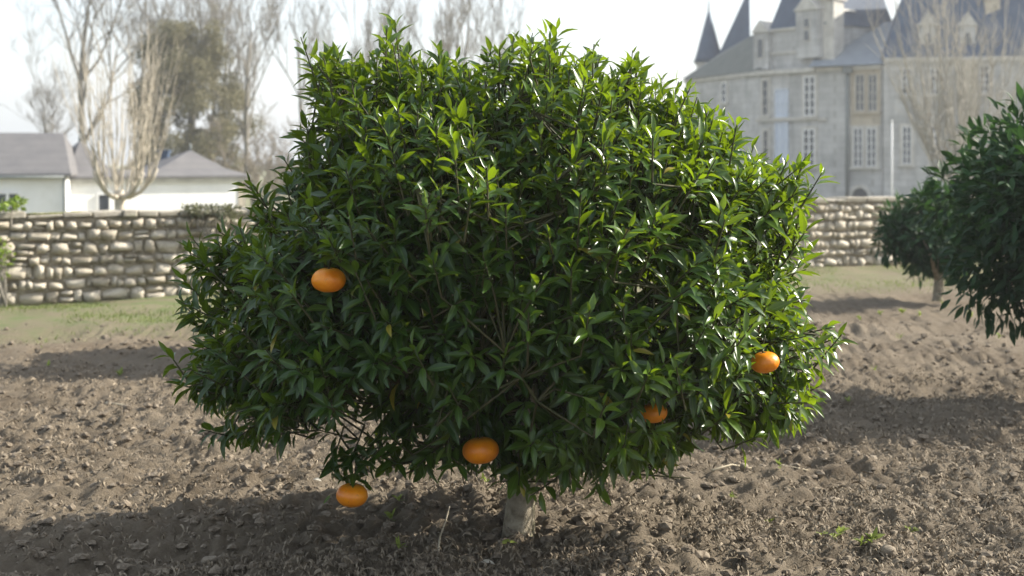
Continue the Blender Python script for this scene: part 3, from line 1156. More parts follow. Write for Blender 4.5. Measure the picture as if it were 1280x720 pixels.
def dormer(px0, px1, py0, py1, A, B, depth, proud, win, peak):
    p0 = on_plane(px0, py1, A, B); p1 = on_plane(px1, py0, A, B)
    u = Vector((B[0] - A[0], B[1] - A[1], 0)).normalized(); nb = Vector((-u.y, u.x, 0))
    w = (Vector((p1.x, p1.y, 0)) - Vector((p0.x, p0.y, 0))).length; h = p1.z - p0.z
    M4 = Matrix(((u.x, nb.x, 0, p0.x), (u.y, nb.y, 0, p0.y), (0, 0, 1, p0.z), (0, 0, 0, 1)))
    v, f = box_v(0, w, -proud, depth, 0, h)
    o = link("dormer", poly_mesh("dormer", v, f), 'ashlar', chateau); o.matrix_world = M4
    e = .12
    v = [(-e, -proud - e, h + .01), (w + e, -proud - e, h + .01), (w / 2, -proud - e, h + peak), (-e, depth, h + .01), (w + e, depth, h + .01), (w / 2, depth, h + peak)]
    link("pediment", poly_mesh("pediment", v, [(0, 1, 2), (3, 5, 4), (0, 2, 5, 3), (1, 4, 5, 2), (0, 3, 4, 1)]), 'trim', o)
    for (x0, x1, z0, z1) in win:
        wn_ = link("window", join_boxes("window", [(x0 * w, x1 * w, -proud - .05, -proud + .02, z0 * h, z1 * h)]), 'trim', o)
        g = .12 * (x1 - x0) * w
        link("pane", join_boxes("pane", [(x0 * w + g, x1 * w - g, -proud - .065, -proud - .052, z0 * h + g, z1 * h - g)]), 'glass', wn_)
    return o


dormer(947, 965, 40, 88, A1, A2, .9, .35, [(.28, .72, .3, .85)], .75)
dormer(1003, 1031, 12, 74, A1, A2, 2.6, .55, [(.36, .64, .35, .60), (.36, .64, .63, .85)], .9)
# tall chimney stack, its broad face turned to the sun
ck = P(1040, 20, 83.9)
co_ = link("chimney", join_boxes("chimney", [(-.6, .6, -.45, .45, ZE + .1 - ck.z, 3.4), (-.85, .85, -.55, .55, 0.9, 1.15), (-.85, .85, -.55, .55, 3.4, 3.7)]), 'trim', chateau)
co_.location = ck; co_.rotation_euler = (0, 0, math.radians(48))
dormer(1150, 1170, 32, 71, RD, RE, 2.4, -.2, [(.3, .7, .2, .8)], .8)
dormer(1200, 1220, 32, 71, RD, RE, 2.4, -.2, [(.3, .7, .2, .8)], .8)
# round tower with conical slate roof
turret(1080, -70, 29, 33, 88.5, 90, name="round_tower")
# pale lean-to slate roof between the block and the tower
v = [(PC[0] - .6, PC[1] - .35, ZE + .03), (PD[0] + .1, PD[1] - .5, ZE + .03), P(1120, 27, 86.2), P(1046, 30, 87.8)]
v += [Vector(v[2]) + Vector((0, 2.0, -2.8)), Vector(v[3]) + Vector((0, 2.0, -2.6))]
link("lean_to_roof", poly_mesh("lean_to_roof", v, [(0, 1, 2, 3), (3, 2, 4, 5), (0, 3, 5), (1, 4, 2), (0, 5, 4, 1)]), 'slate_pale', chateau)
# right-hand block roof, chimneys, sunlit wall strip
frustum("block_roof", RD, RE, 8.5, ZE2 + .005, ZE2 + 6.0, 2.2, 'slate')
for px0, px1, d, top in ((1232, 1250, 80.5, -40), (1152, 1160, 84, -30)):
    a = P(px0, 78, d); b = P(px1, 78, d)
    zt = zpx(top, d)
    o = link("chimney", join_boxes("chimney", [(a.x, b.x, a.y, a.y + 1.3, ZE2 - .3, zt), (a.x - .12, b.x + .12, a.y - .12, a.y + 1.42, zt, zt + .3)]), 'ashlar_warm', chateau)
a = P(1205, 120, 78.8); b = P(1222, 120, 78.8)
link("sunlit_strip", join_boxes("sunlit_strip", [(a.x, b.x, a.y, a.y + 1.0, GB - 1, zpx(74, 78.8))]), 'ashlar_warm', chateau)  # ochre box put in for a sunlit strip of the wall
# tall white pole in front of the facade
pb = P(1115, 262, 66)
pole = empty("flagpole", (pb.x, pb.y, GB), "slim white pole standing in front of the chateau facade", "pole")
link("shaft", path_tube("shaft", [(0, 0, 0), (0, 0, zpx(152, 66) - GB)], [.045, .03], 8), 'paint_white', pole)
link("cap", path_tube("cap", [(0, 0, zpx(152, 66) - GB), (0, 0, zpx(152, 66) - GB + .09)], [.045, .03], 8), 'paint_white', pole)


# ------------------------------------------------------------------ bare trees
def grow(segs, p, d, length, r, level, maxlevel, rnd, up=.25, spread=.55, kids=(2, 4), twist=.16, shrink=.62):
    steps = 4 if level < 2 else 3
    q = p.copy()
    pts = [q.copy()]
    for i in range(steps):
        d = (d + Vector((rnd.gauss(0, twist), rnd.gauss(0, twist), rnd.gauss(0, twist * .6) + up * .18))).normalized()
        q2 = q + d * (length / steps)
        r0 = r * (1 - .65 * i / steps); r1 = r * (1 - .65 * (i + 1) / steps)
        segs.append((q.copy(), q2.copy(), r0, r1, level))
        q = q2; pts.append(q.copy())
    if level >= maxlevel:
        return
    n = rnd.randint(*kids) + (1 if level == 0 else 0)
    for k in range(n):
        t = rnd.uniform(.35, 1.0)
        i = min(int(t * steps), steps - 1)
        b = pts[i].lerp(pts[i + 1], t * steps - i)
        sidev = Vector((rnd.gauss(0, 1), rnd.gauss(0, 1), rnd.gauss(0, .4))).normalized()
        nd = (d * (1 - spread) + sidev * spread + Vector((0, 0, up))).normalized()
        grow(segs, b, nd, length * shrink * rnd.uniform(.75, 1.15), r * .5, level + 1, maxlevel, rnd, up, spread, kids, twist, shrink)


def bare_tree(name, base, height, r, label, seed, lean=(0, 0), maxlevel=4, group=None, mat='far_bark', up=.25, spread=.55, kids=(3, 4), trunk_frac=.5, rmin=.012, cat="tree"):
    rnd = random.Random(seed)
    t = empty(name, base, label, cat, group)
    trunk_len = height * trunk_frac
    pts = [Vector((0, 0, -.3))]
    d = Vector((lean[0], lean[1], 1)).normalized()
    for i in range(7):
        d = (d + Vector((rnd.gauss(0, .04), rnd.gauss(0, .04), .02))).normalized()
        pts.append(pts[-1] + d * (trunk_len / 7))
    rad = [r * (1.25 if i == 0 else 1 - .5 * i / 7) for i in range(8)]
    link("trunk", path_tube("trunk", pts, rad, 8, .06, seed), mat, t)
    segs = []
    nmain = 7
    for k in range(nmain):
        i = 3 + (k * 4) // nmain if k < nmain - 1 else 7
        a = k * 2.4 + rnd.random()
        out = Vector((math.cos(a), math.sin(a), 0))
        nd = (d + out * spread * (1.2 if k < nmain - 1 else .1) + Vector((0, 0, up))).normalized()
        grow(segs, pts[i], nd, height * (.42 if k == nmain - 1 else .30) * rnd.uniform(.8, 1.15), rad[i] * .6, 1, maxlevel, rnd, up, spread, kids)
    S = [(s[0], s[1], max(s[2], rmin), max(s[3], rmin * .7)) for s in segs]
    V, F = tubes(S, 4)
    link("crown", np_mesh("crown", V, F), mat, t)
    return t


def foot(px, d, z=None):
    return (((px - 640) / FPX) * d, d, GB if z is None else z)


far = [
    # px at foot, depth, height, trunk radius, lean, label
    (118, 66, 17, .20, (-.10, 0), "big bare tree with spreading leaning limbs behind the white outbuilding"),
    (70, 92, 11, .12, (-.10, 0), "small bare tree at the edge of the outbuilding roof, twigs reaching over open sky"),
]
for i, (px, d, h, r, lean, lab) in enumerate(far):
    bare_tree("bare_tree", foot(px, d), h, r, lab, 40 + i, lean, 5, rmin=.008, spread=.42, trunk_frac=.6, kids=(3, 4))
slim = [(176, 82, 15), (207, 86, 16), (232, 80, 15), (256, 88, 17), (282, 84, 16), (302, 78, 15), (316, 95, 13)]
proto = None


def copy_tree(o, loc, rz, sc, lean=0.0):
    c = o.copy(); C.objects.link(c)
    c.location = loc; c.rotation_euler = (0, lean, rz); c.scale = (sc, sc, sc)
    for ch in o.children:
        k = ch.copy(); C.objects.link(k); k.parent = c
    return c


slab = "slim bare grey tree in the winter wood beyond the white lodge"
sgrp = "slim bare trees beyond the white lodge"
protos = []
for i, (px, d, h) in enumerate(slim):
    if i < 3:
        protos.append((bare_tree("bare_tree", foot(px, d), h, .13, slab, 60 + i, (random.uniform(-.05, .05), 0), 4, sgrp, up=.55, spread=.38, trunk_frac=.72, rmin=.014), h))
    else:
        s, h0 = protos[i % 3]
        copy_tree(s, foot(px, d), i * 1.3, h / h0, random.uniform(-.03, .03))
mlab = "thin bare tree rising behind the top of the orange tree"
mgrp = "thin bare trees behind the orange tree top"
for i, (px, d, h, ln) in enumerate([(392, 70, 13, -.06), (432, 95, 14, -.05), (472, 85, 15, -.05), (505, 74, 12, -.06), (548, 76, 14, .02), (572, 72, 14, .06), (616, 78, 13, .02), (650, 98, 12, .03)]):
    s, h0 = protos[i % 3]
    c = copy_tree(s, foot(px, d), i * 2.1 + .5, h / h0, ln)
    c['label'] = mlab; c['group'] = mgrp
tk = bare_tree("bare_thicket_tree", foot(330, 70), 5.2, .09, "low twiggy bare tree filling the gap between the lodge and orange tree", 90, (0, 0), 4, "low twiggy trees by the lodge", 'thicket_bark', up=.3, spread=.6, trunk_frac=.3, rmin=.014)
for i, (px, d, sc) in enumerate([(352, 74, 1.05), (375, 82, 1.1), (318, 88, 1.5), (288, 76, 1.2), (345, 98, 1.3), (262, 80, 1.2), (400, 90, 1.2)]):
    copy_tree(tk, foot(px, d), i * 1.7, sc)
c = copy_tree(tk, foot(838, 108), .4, 2.0)
c['label'] = "hazy bare tree beside the left turret of the chateau"
del c['group']
c = copy_tree(tk, foot(60, 95), 2.4, 1.25)
c['label'] = "low bushy bare tree peeping over the outbuilding roof ridge"
del c['group']

# evergreen behind the lodge
et = empty("evergreen_tree", foot(240, 78), "dense olive-brown evergreen towering behind the lodge roofs", "tree")
ez = 10.8
link("trunk", path_tube("trunk", [(0, 0, -.3), (.05, 0, 3), (0, 0, ez * .8)], [.3, .24, .06], 8), 'far_bark', et)
r = np.random.default_rng(8)
cent = []; rad = []
for k in range(130):
    z = 2.2 + (ez - 2.6) * r.random() ** .9
    lim = 3.4 * (1 - ((z - 4.5) / (ez - 2.6)) ** 2 * .75 if z > 4.5 else 1)
    a = r.random() * 6.28; q = lim * r.random() ** .5
    cent.append((q * math.cos(a), q * math.sin(a), z)); rad.append(r.uniform(.45, .85))
for z in np.linspace(7.5, ez + .8, 6):
    cent.append((1.2, 0, z)); rad.append(.6 * (1 - (z - 7.5) / 5))
a = leafy_clump(cent, rad, 44000, .20, .3, 8, .26)
set_props(link("crown", simple_leaf_mesh("crown", *a), 'ever', et), kind='stuff')


# pollards with long upright shoots
def pollard(name, base, crotch_z, arms, shoots, slen, label, seed, mat='pale_bark', tr=.16, spread=1.0, rs=.022, twigs=2, fan=1.0):
    rnd = random.Random(seed)
    t = empty(name, base, label, "tree")
    link("trunk", path_tube("trunk", [(0, 0, -.3), (.02, 0, crotch_z * .5), (0, 0, crotch_z - .05), (0, 0, crotch_z + .12)], [tr * 1.2, tr, tr * 1.05, tr * .8], 9, .07, seed), mat, t)
    ss = []
    for k in range(arms):
        a = 2 * math.pi * k / arms + rnd.uniform(-.25, .25)
        o = Vector((math.cos(a), math.sin(a) * .8, 0))
        L = rnd.uniform(.45, .8) * spread
        p0 = Vector((0, 0, crotch_z)); p1 = p0 + o * L * .55 + Vector((0, 0, .10 * spread)); p2 = p0 + o * L + Vector((0, 0, rnd.uniform(.35, .6) * spread))
        link("limb", path_tube("limb", [p0, p0.lerp(p1, .5) - Vector((0, 0, .03)), p1, p1.lerp(p2, .6) + o * .05, p2], [tr * .62, tr * .52, tr * .40, tr * .32, tr * .28], 7, .1, seed + k), mat, t)
        for s in range(shoots):
            f = rnd.random()
            b = p1.lerp(p2, f) if rnd.random() < .75 else p0.lerp(p1, f)
            out = (o * rnd.uniform(.05, .75) + Vector((rnd.gauss(0, .25), rnd.gauss(0, .25), 0))) * fan
            L2 = slen * rnd.uniform(.55, 1.05)
            r0 = rs * rnd.uniform(.7, 1.2)
            q = b; d = (out * .9 + Vector((0, 0, .8))).normalized()
            n = 6
            for i in range(n):
                d = (d * .8 + Vector((out.x * .09, out.y * .09, .26)) + Vector((rnd.gauss(0, .05), rnd.gauss(0, .05), 0))).normalized()
                q2 = q + d * (L2 / n)
                ss.append((q.copy(), q2.copy(), r0 * (1 - .7 * i / n), r0 * (1 - .7 * (i + 1) / n)))
                if i >= 1:
                    for _ in range(twigs):
                        if rnd.random() < .6:
                            e = (d + Vector((rnd.gauss(0, .45), rnd.gauss(0, .45), .1))).normalized()
                            m = q2 + e * L2 * rnd.uniform(.07, .2)
                            ss.append((q2.copy(), m, r0 * .4, r0 * .2))
                q = q2
    V, F = tubes(ss, 4)
    link("shoots", np_mesh("shoots", V, F), mat, t)
    return t


pollard("pollard_tree", foot(150, 24.0), EYE - (247 - HZ) / FPX * 24 - GB, 6, 13, 2.5, "pale pollard tree with a fan of upright shoots behind the stone wall", 21, spread=.95, rs=.0105, tr=.085, fan=.60)
pollard("pollard_tree", foot(1203, 40.0), EYE - (232 - HZ) / FPX * 40 - GB, 7, 14, 5.4, "bare brown pollard tree with twiggy fan in front of the chateau", 22, 'fan_bark', tr=.15, spread=1.5, rs=.019, twigs=4, fan=.95)

# ------------------------------------------------------------------ the orange tree
TX, TY = .03, 5.47
DT = 5.35                                   # depth of the crown's widest section
outline = [(500, 40), (545, 66), (600, 70), (640, 56), (682, 50), (738, 62), (790, 70), (815, 100), (850, 122), (892, 165), (908, 150),
           (925, 192), (955, 198), (1012, 216), (1008, 262), (1002, 292), (1016, 330), (1028, 370), (1046, 430), (1040, 470), (1008, 508),
           (980, 540), (930, 545), (890, 540), (860, 585), (830, 600), (780, 600), (720, 625), (680, 600), (640, 600), (600, 603), (560, 618),
           (500, 585), (452, 560), (425, 520), (385, 505), (345, 520), (300, 560), (268, 525), (228, 470), (250, 430), (238, 385), (228, 332),
           (256, 292), (300, 262), (330, 230), (347, 192), (374, 150), (386, 95), (402, 60), (440, 74), (480, 60)]
OC = np.array([(px - 640) / FPX * DT for px, py in outline]); OZ = np.array([EYE - (py - HZ) / FPX * DT for px, py in outline])
CX, CZ = .02, EYE - (330 - HZ) / FPX * DT
oth = np.arctan2(OZ - CZ, OC - CX); orr = np.hypot(OC - CX, OZ - CZ)
o_ = np.argsort(oth); oth = oth[o_]; orr = orr[o_]
oth = np.concatenate([oth[-3:] - 2 * math.pi, oth, oth[:3] + 2 * math.pi]); orr = np.concatenate([orr[-3:], orr, orr[:3]])
DEPTH = 1.12


def crown_q(p):
    """0 at the centre of the crown, 1 on its surface"""
    dx = p[:, 0] - CX; dz = p[:, 2] - CZ
    R = np.interp(np.arctan2(dz, dx), oth, orr)
    rho = np.hypot(dx, dz) / R
    dy = (p[:, 1] - TY) / DEPTH
    return np.sqrt(rho ** 2 + dy ** 2)


def make_shoots(n, r):
    pts = []
    while sum(len(a) for a in pts) < n:
        p = np.stack([r.uniform(-1.35, 1.35, 9000), r.uniform(TY - DEPTH, TY + DEPTH, 9000), r.uniform(.2, 2.1, 9000)], -1)
        q = crown_q(p)
        bump = .15 * (vnoise(p[:, 0] * 3.1 + p[:, 1] * 1.7, p[:, 2] * 3.3 + p[:, 1] * 2.1, 33) - .6) * 2
        pr = np.where(q < .985 + np.minimum(bump, 0), .06 + .94 * smooth(.42, .9, q), 0)
        pts.append(p[r.random(9000) < pr])
    return np.concatenate(pts)[:n]


def shoot_leaves(S, r, per=(8, 13), base_len=.084, tone_shift=0.0):
    """S: shoot bases -> leaf arrays + twig segments. Leaves spiral round the shoot, younger ones at its tip."""
    Bs, Ds, Ns, Ls, Ws, Be, Fo, To = [], [], [], [], [], [], [], []
    segs = []
    q = crown_q(S)
    for i, p in enumerate(S):
        out = np.array([(p[0] - CX) / 1.2, (p[1] - TY) / DEPTH, (p[2] - CZ) / .95])
        out /= np.linalg.norm(out) + 1e-6
        hrel = (p[2] - CZ) / .95                       # -1 at the bottom, 1 at the top
        upk = .62 + .5 * hrel if hrel > -.3 else .47 + 1.1 * (hrel + .3)
        d = out * .85 + np.array([0, 0, upk]) + r.normal(0, .28, 3)
        d /= np.linalg.norm(d)
        flush = r.random() < .2 and q[i] > .8
        sl = r.uniform(.08, .18)
        if hrel > .35 and q[i] > .85: sl *= 1.2
        if flush:
            d = d + np.array([0, 0, .55]); d /= np.linalg.norm(d)
            p = p + out * .065
        droopy = np.clip(.35 - hrel * .75 - .35 * flush, .0, 1.0)
        p = p - d * sl * .75
        tip = p + d * sl
        segs.append((p - d * .05, tip, .0042, .002))
        n = r.integers(*per)
        a0 = r.random() * 6.28
        ref = np.array([0, 0, 1.0]) if abs(d[2]) < .9 else np.array([1.0, 0, 0])
        e1 = np.cross(d, ref); e1 /= np.linalg.norm(e1); e2 = np.cross(d, e1)
        young_sunlit = np.clip(r.normal(.22 + .14 * hrel + .34 * (p[0] - CX) + .42 * flush, .22), 0, 1) * (q[i] > .72) + tone_shift  # leaf age, plus sun-side backlight put into the tone toward the right
        for k in range(n):
            t = (k + .5) / n
            an = a0 + k * 2.39996
            rad = e1 * math.cos(an) + e2 * math.sin(an)
            op = math.radians(78 - 54 * t + r.normal(0, 13))
            ld = d * math.cos(op) + rad * math.sin(op)
            ld = ld + np.array([0, 0, -droopy * .75 * (1 - .3 * t)])
            ld /= np.linalg.norm(ld)
            nn = d * .75 + np.array([0, 0, .5]) - rad * .15 + r.normal(0, .36, 3)
            nn = nn - ld * nn.dot(ld)
            if np.linalg.norm(nn) < .05: nn = rad
            L = base_len * r.uniform(.6, 1.28) * (1.0 - .38 * max(0, t - .6) / .4)
            Bs.append(p + d * sl * (.12 + .86 * t) + rad * .006); Ds.append(ld); Ns.append(nn); Ls.append(L)
            Ws.append(L * r.uniform(.13, .175)); Be.append(r.normal(.45, .3) + .2 * droopy); Fo.append(r.uniform(.25, .75))
            To.append(np.clip(young_sunlit * (.35 + .85 * t) + r.normal(0, .08), 0, .97) if r.random() > .006 else 1.0)
    return [np.array(a) for a in (Bs, Ds, Ns, Ls, Ws, Be, Fo, To)], segs


tr_rng = np.random.default_rng(77)
tree = empty("orange_tree", (TX, TY, 0), "round glossy-leaved orange tree bearing ripe fruit in the middle of the tilled soil", "tree")
tbase = np.array([TX, TY, 0.0])

# fruit: px, py, depth, width
fruit_spec = [
    (411, 350, 4.62, .112, "plump ripe orange alone high on the shaded side of the tree"),
    (601, 563, 4.95, .128, "large ripe orange hanging beside the tree trunk under the lowest leaves"),
    (440, 619, 5.02, .112, "ripe orange dangling lowest on a drooping sprig just above the soil"),
    (956, 453, 4.86, .100, "shiny ripe orange among bright leaves on the sunlit side of the tree"),
    (817, 516, 4.92, .095, "small orange half hidden deep among leaves near the lower hem of the crown"),
]
fr_c = [P(a, b, d) for a, b, d, w, l in fruit_spec]

S = make_shoots(3420, tr_rng)
# sprigs that break the outline
tips = [(500, 66), (490, 78), (520, 80), (395, 75), (410, 80), (375, 155), (350, 195), (682, 66), (690, 70), (735, 78), (785, 84), (908, 160), (905, 175),
        (945, 208), (1000, 222), (985, 228), (985, 250), (1030, 420), (1040, 440), (245, 325), (240, 390), (245, 460), (280, 540), (300, 545), (240, 440),
        (720, 600), (740, 590), (560, 590), (545, 575), (520, 585), (500, 570), (470, 560), (690, 590), (850, 565), (830, 575), (985, 530), (975, 520), (1010, 500),
        (330, 525), (360, 520), (390, 515), (412, 528), (345, 540), (470, 560), (490, 572), (640, 575), (655, 585), (610, 580), (780, 575), (930, 535), (260, 300), (320, 245)]
ex = []
for (a, b) in tips:
    for _ in range(2):
        v = P(a + (637 - a) * .02 + tr_rng.normal(0, 7), b + (330 - b) * .05 + tr_rng.normal(0, 7), DT + tr_rng.uniform(-.35, .25))
        ex.append((v.x, v.y, v.z))
# the sprig above the lowest orange
for (a, b) in ((440, 572), (424, 582), (458, 580), (418, 572), (446, 590), (432, 594)):
    v = P(a, b, 5.05); ex.append((v.x, v.y, v.z))
S = np.concatenate([S, np.array(ex)])
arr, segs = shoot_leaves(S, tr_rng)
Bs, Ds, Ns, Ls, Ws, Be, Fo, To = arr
# leave the fruit clear of blades that would pass through it
keep = np.ones(len(Bs), bool)
mid = Bs + Ds * (Ls * .55)[:, None]
for fi, c in enumerate(fr_c):
    w = fruit_spec[fi][3]
    cv = np.array(c)
    for pt in (Bs, mid, Bs + Ds * Ls[:, None]):
        dist = np.linalg.norm((pt - cv) * np.array([1, 1, 1.25]), axis=1)
        keep &= dist > w * .60
        # twigs in front of a fruit hang aside
        off = pt - cv
        fwd = -off[:, 1]
        lat = np.hypot(off[:, 0] - fwd * 0, off[:, 2])
        rr_ = w * (.62 if fi != 4 else .22)
        keep &= ~((fwd > 0) & (fwd < .7) & (lat < rr_))
# leaves pruned along sun rays, shaped so light reaches the trunk and dapples soil
sdn = np.array(sd)
gaps = [(np.array([TX + .05, TY - .03, .09]), .12), (np.array([TX + .05, TY - .03, .22]), .13)]
for k in range(14):
    gaps.append((np.array([tr_rng.uniform(-1.35, .25), tr_rng.uniform(5.1, 6.4), 0.0]), tr_rng.uniform(.06, .10)))
for g0, gr in gaps:
    rel = mid - g0
    tt = rel @ sdn
    keep &= ~((tt > 0) & (np.linalg.norm(rel - tt[:, None] * sdn, axis=1) < gr))
arr = [a[keep] for a in arr]
Bs, Ds, Ns, Ls, Ws, Be, Fo, To = arr
# leaves fringing the stalk of the lowest orange
sp0 = P(441, 604, 5.02)
add = [[], [], [], []]
for k in range(9):
    an = k * 2.4
    add[0].append(np.array(sp0) + np.array([.008 * math.cos(an), .008 * math.sin(an), .012 + .012 * k]))
    add[1].append(np.array([math.cos(an), math.sin(an) * .8, -.25 + .09 * k]))
    add[2].append(np.array([0, -.2, 1.0])); add[3].append(.085 + .015 * math.sin(k * 3.0))
Bs = np.concatenate([Bs, add[0]]); Ds = np.concatenate([Ds, add[1]]); Ns = np.concatenate([Ns, add[2]]); Ls = np.concatenate([Ls, add[3]])
Ws = np.concatenate([Ws, np.array(add[3]) * .17]); Be = np.concatenate([Be, np.full(9, .8)]); Fo = np.concatenate([Fo, np.full(9, .35)]); To = np.concatenate([To, np.full(9, .12)])
LV = leaf_verts(Bs - tbase, Ds, Ns, Ls, Ws, Be, Fo)
# the 300 leaves that show largest become single parts
wv = LV + tbase
pxx = 640 + FPX * wv[..., 0] / wv[..., 1]; pyy = HZ - FPX * (wv[..., 2] - EYE) / wv[..., 1]
cpx = pxx[:, 10]; cpy = pyy[:, 10]; dep = wv[:, 10, 1]
poly = lambda ax, ay: .5 * np.abs((ax * np.roll(ay, -1, 1) - np.roll(ax, -1, 1) * ay).sum(1))
ring_idx = [0, 3, 6, 9, 12, 15, 18, 20, 17, 14, 11, 8, 5, 2]
area = poly(pxx[:, ring_idx], pyy[:, ring_idx])
cell = {}
for i in np.argsort(dep):
    k = (int(cpx[i] // 15), int(cpy[i] // 15))
    if k not in cell:
        cell[k] = i
cand = sorted(cell.values(), key=lambda i: -area[i])[:300]
sel = np.zeros(len(Bs), bool); sel[cand] = True
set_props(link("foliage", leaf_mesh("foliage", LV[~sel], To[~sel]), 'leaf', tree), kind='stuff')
for i in cand:
    o_v = LV[i] - LV[i][1]
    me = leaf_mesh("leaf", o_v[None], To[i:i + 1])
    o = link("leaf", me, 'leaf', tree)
    o.location = LV[i][1]

# wood: trunk, limbs, twigs
fork = Vector((0, 0, .24))
link("trunk", path_tube("trunk", [(.0, 0, -.08), (.0, 0, -.005), (-.006, 0, .05), (.0, 0, .13), (.008, 0, .20), (.004, 0, .27), (0, 0, .33)],
                        [.10, .078, .062, .056, .055, .061, .04], 16, .06, 3), 'bark', tree)
limb_tips = [(-.75, -.35, .95), (-.45, .45, 1.25), (-.28, -.50, 1.40), (.05, -.2, 1.62), (.30, -.62, 1.10), (.55, .35, 1.30), (.80, -.15, 1.00),
             (.35, .75, .95), (-.35, .75, .85), (-.62, -.50, .80), (.65, -.48, .85), (.02, -.72, .72)]
nodes = []
lr = random.Random(9)
for k, tp in enumerate(limb_tips):
    tp = Vector(tp)
    b = fork + Vector((lr.uniform(-.015, .015), lr.uniform(-.015, .015), lr.uniform(-.03, .05)))
    pts = []
    for i in range(7):
        t = i / 6
        p = b.lerp(tp, t); p.z = b.z + (tp.z - b.z) * (t ** .8)
        p += Vector((lr.uniform(-.03, .03), lr.uniform(-.03, .03), 0)) * (1 if 0 < i else 0)
        pts.append(p)
    r0 = lr.uniform(.026, .034)
    link("limb", path_tube("limb", pts, [r0 * (1 - .75 * i / 6) for i in range(7)], 8, .05, 30 + k), 'bark', tree)
    for i in range(2, 7): nodes.append(pts[i])
# side branches lead from the limbs to groups of shoots
nd = np.array([tuple(p) for p in nodes])
tw = []
subn = []
pick = tr_rng.choice(len(S), 150, replace=False)
for i in pick:
    p = S[i] - tbase
    j = np.argmin(np.linalg.norm(nd - p * .8, axis=1))
    a = nd[j]; m = (a + p) / 2 + tr_rng.normal(0, .06, 3)
    tw += [(a, m, .008, .006), (m, p, .006, .0035)]
    subn += [m, p, (m + p) / 2]
subn = np.array(subn)
for s in segs:
    p = np.array(s[0]) - tbase
    j = np.argmin(np.linalg.norm(subn - p, axis=1))
    tw.append((subn[j], p, .0045, .0035))
    tw.append((p, np.array(s[1]) - tbase, s[2], s[3]))
fcl = [(np.array(c) - tbase, sp[3]) for c, sp in zip(fr_c, fruit_spec)]


def clear_of_fruit(a, b):
    a = np.asarray(a, float); b = np.asarray(b, float)
    for k in range(7):
        p = a + (b - a) * k / 6
        for c, w in fcl:
            o_ = p - c
            if np.linalg.norm(o_ * np.array([1, 1, 1.2])) < w * .56 or (-.7 < o_[1] < 0 and math.hypot(o_[0], o_[2] * 1.3) < w * .5):
                return False
    return True


tw = [s for s in tw if clear_of_fruit(s[0], s[1])]
hang = [P(500, 520, 5.2), P(470, 548, 5.12), P(452, 575, 5.06), P(442, 598, 5.03), P(441, 608, 5.02)]
tw += [(np.array(a) - tbase, np.array(b) - tbase, .005, .0042) for a, b in zip(hang[:-1], hang[1:])]
V, F = tubes(tw, 5)
set_props(link("twigs", np_mesh("twigs", V, F), 'twig', tree), kind='stuff')


# ------------------------------------------------------------------ oranges
def orange_mesh(seed):
    r = random.Random(seed)
    nu, nv = 28, 18
    ph = [r.uniform(0, 6.28) for _ in range(4)]
    V = [(0, 0, .345)]
    for j in range(1, nv):
        th = math.pi * j / nv
        for i in range(nu):
            a = 2 * math.pi * i / nu
            rr = .5 * (1 + .012 * math.sin(3 * a + ph[0]) * math.sin(th) + .01 * math.sin(5 * a + ph[1] + 2 * th))
            x = rr * math.sin(th) ** .92; z = .365 * math.cos(th)
            dim = math.exp(-(math.sin(th) / .28) ** 2)
            z -= .035 * dim * (1 if z > 0 else -.5)
            V.append((x * math.cos(a), x * math.sin(a), z))
    V.append((0, 0, -.345))
    F = []
    for i in range(nu):
        F.append((0, 1 + i, 1 + (i + 1) % nu))
        F.append((len(V) - 1, len(V) - 1 - nu + (i + 1) % nu, len(V) - 1 - nu + i))
    for j in range(nv - 2):
        for i in range(nu):
            a = 1 + j * nu + i; b = 1 + j * nu + (i + 1) % nu
            F.append((a, a + nu, b + nu, b))
    return poly_mesh("peel", V, F, True)


for fi, (c, sp) in enumerate(zip(fr_c, fruit_spec)):
    w = sp[3]
    o = empty("orange", c, sp[4], "orange", "ripe oranges on the orange tree")
    me = orange_mesh(fi)
    for q in me.vertices: q.co = q.co * w
    me.update()
    rx, ry = random.uniform(-.12, .12), random.uniform(-.15, .15)
    pl = link("peel", me, 'orange', o)
    cv = []
    for k in range(10):
        a = math.pi * 2 * k / 10; q = w * (.17 if k % 2 == 0 else .075)
        cv.append((q * math.cos(a), q * math.sin(a), w * .322 + (.002 if k % 2 else .001)))
    cv.append((0, 0, w * .345))
    link("calyx", poly_mesh("calyx", cv, [(k, (k + 1) % 10, 10) for k in range(10)]), 'twig', o)
    link("stem", path_tube("stem", [(0, 0, w * .31), (.004, .002, w * .5), (.012, .03, w * .95)], [.0032, .0026, .0028], 6), 'twig', o)
    o.rotation_euler = (rx, ry, random.uniform(0, 6))


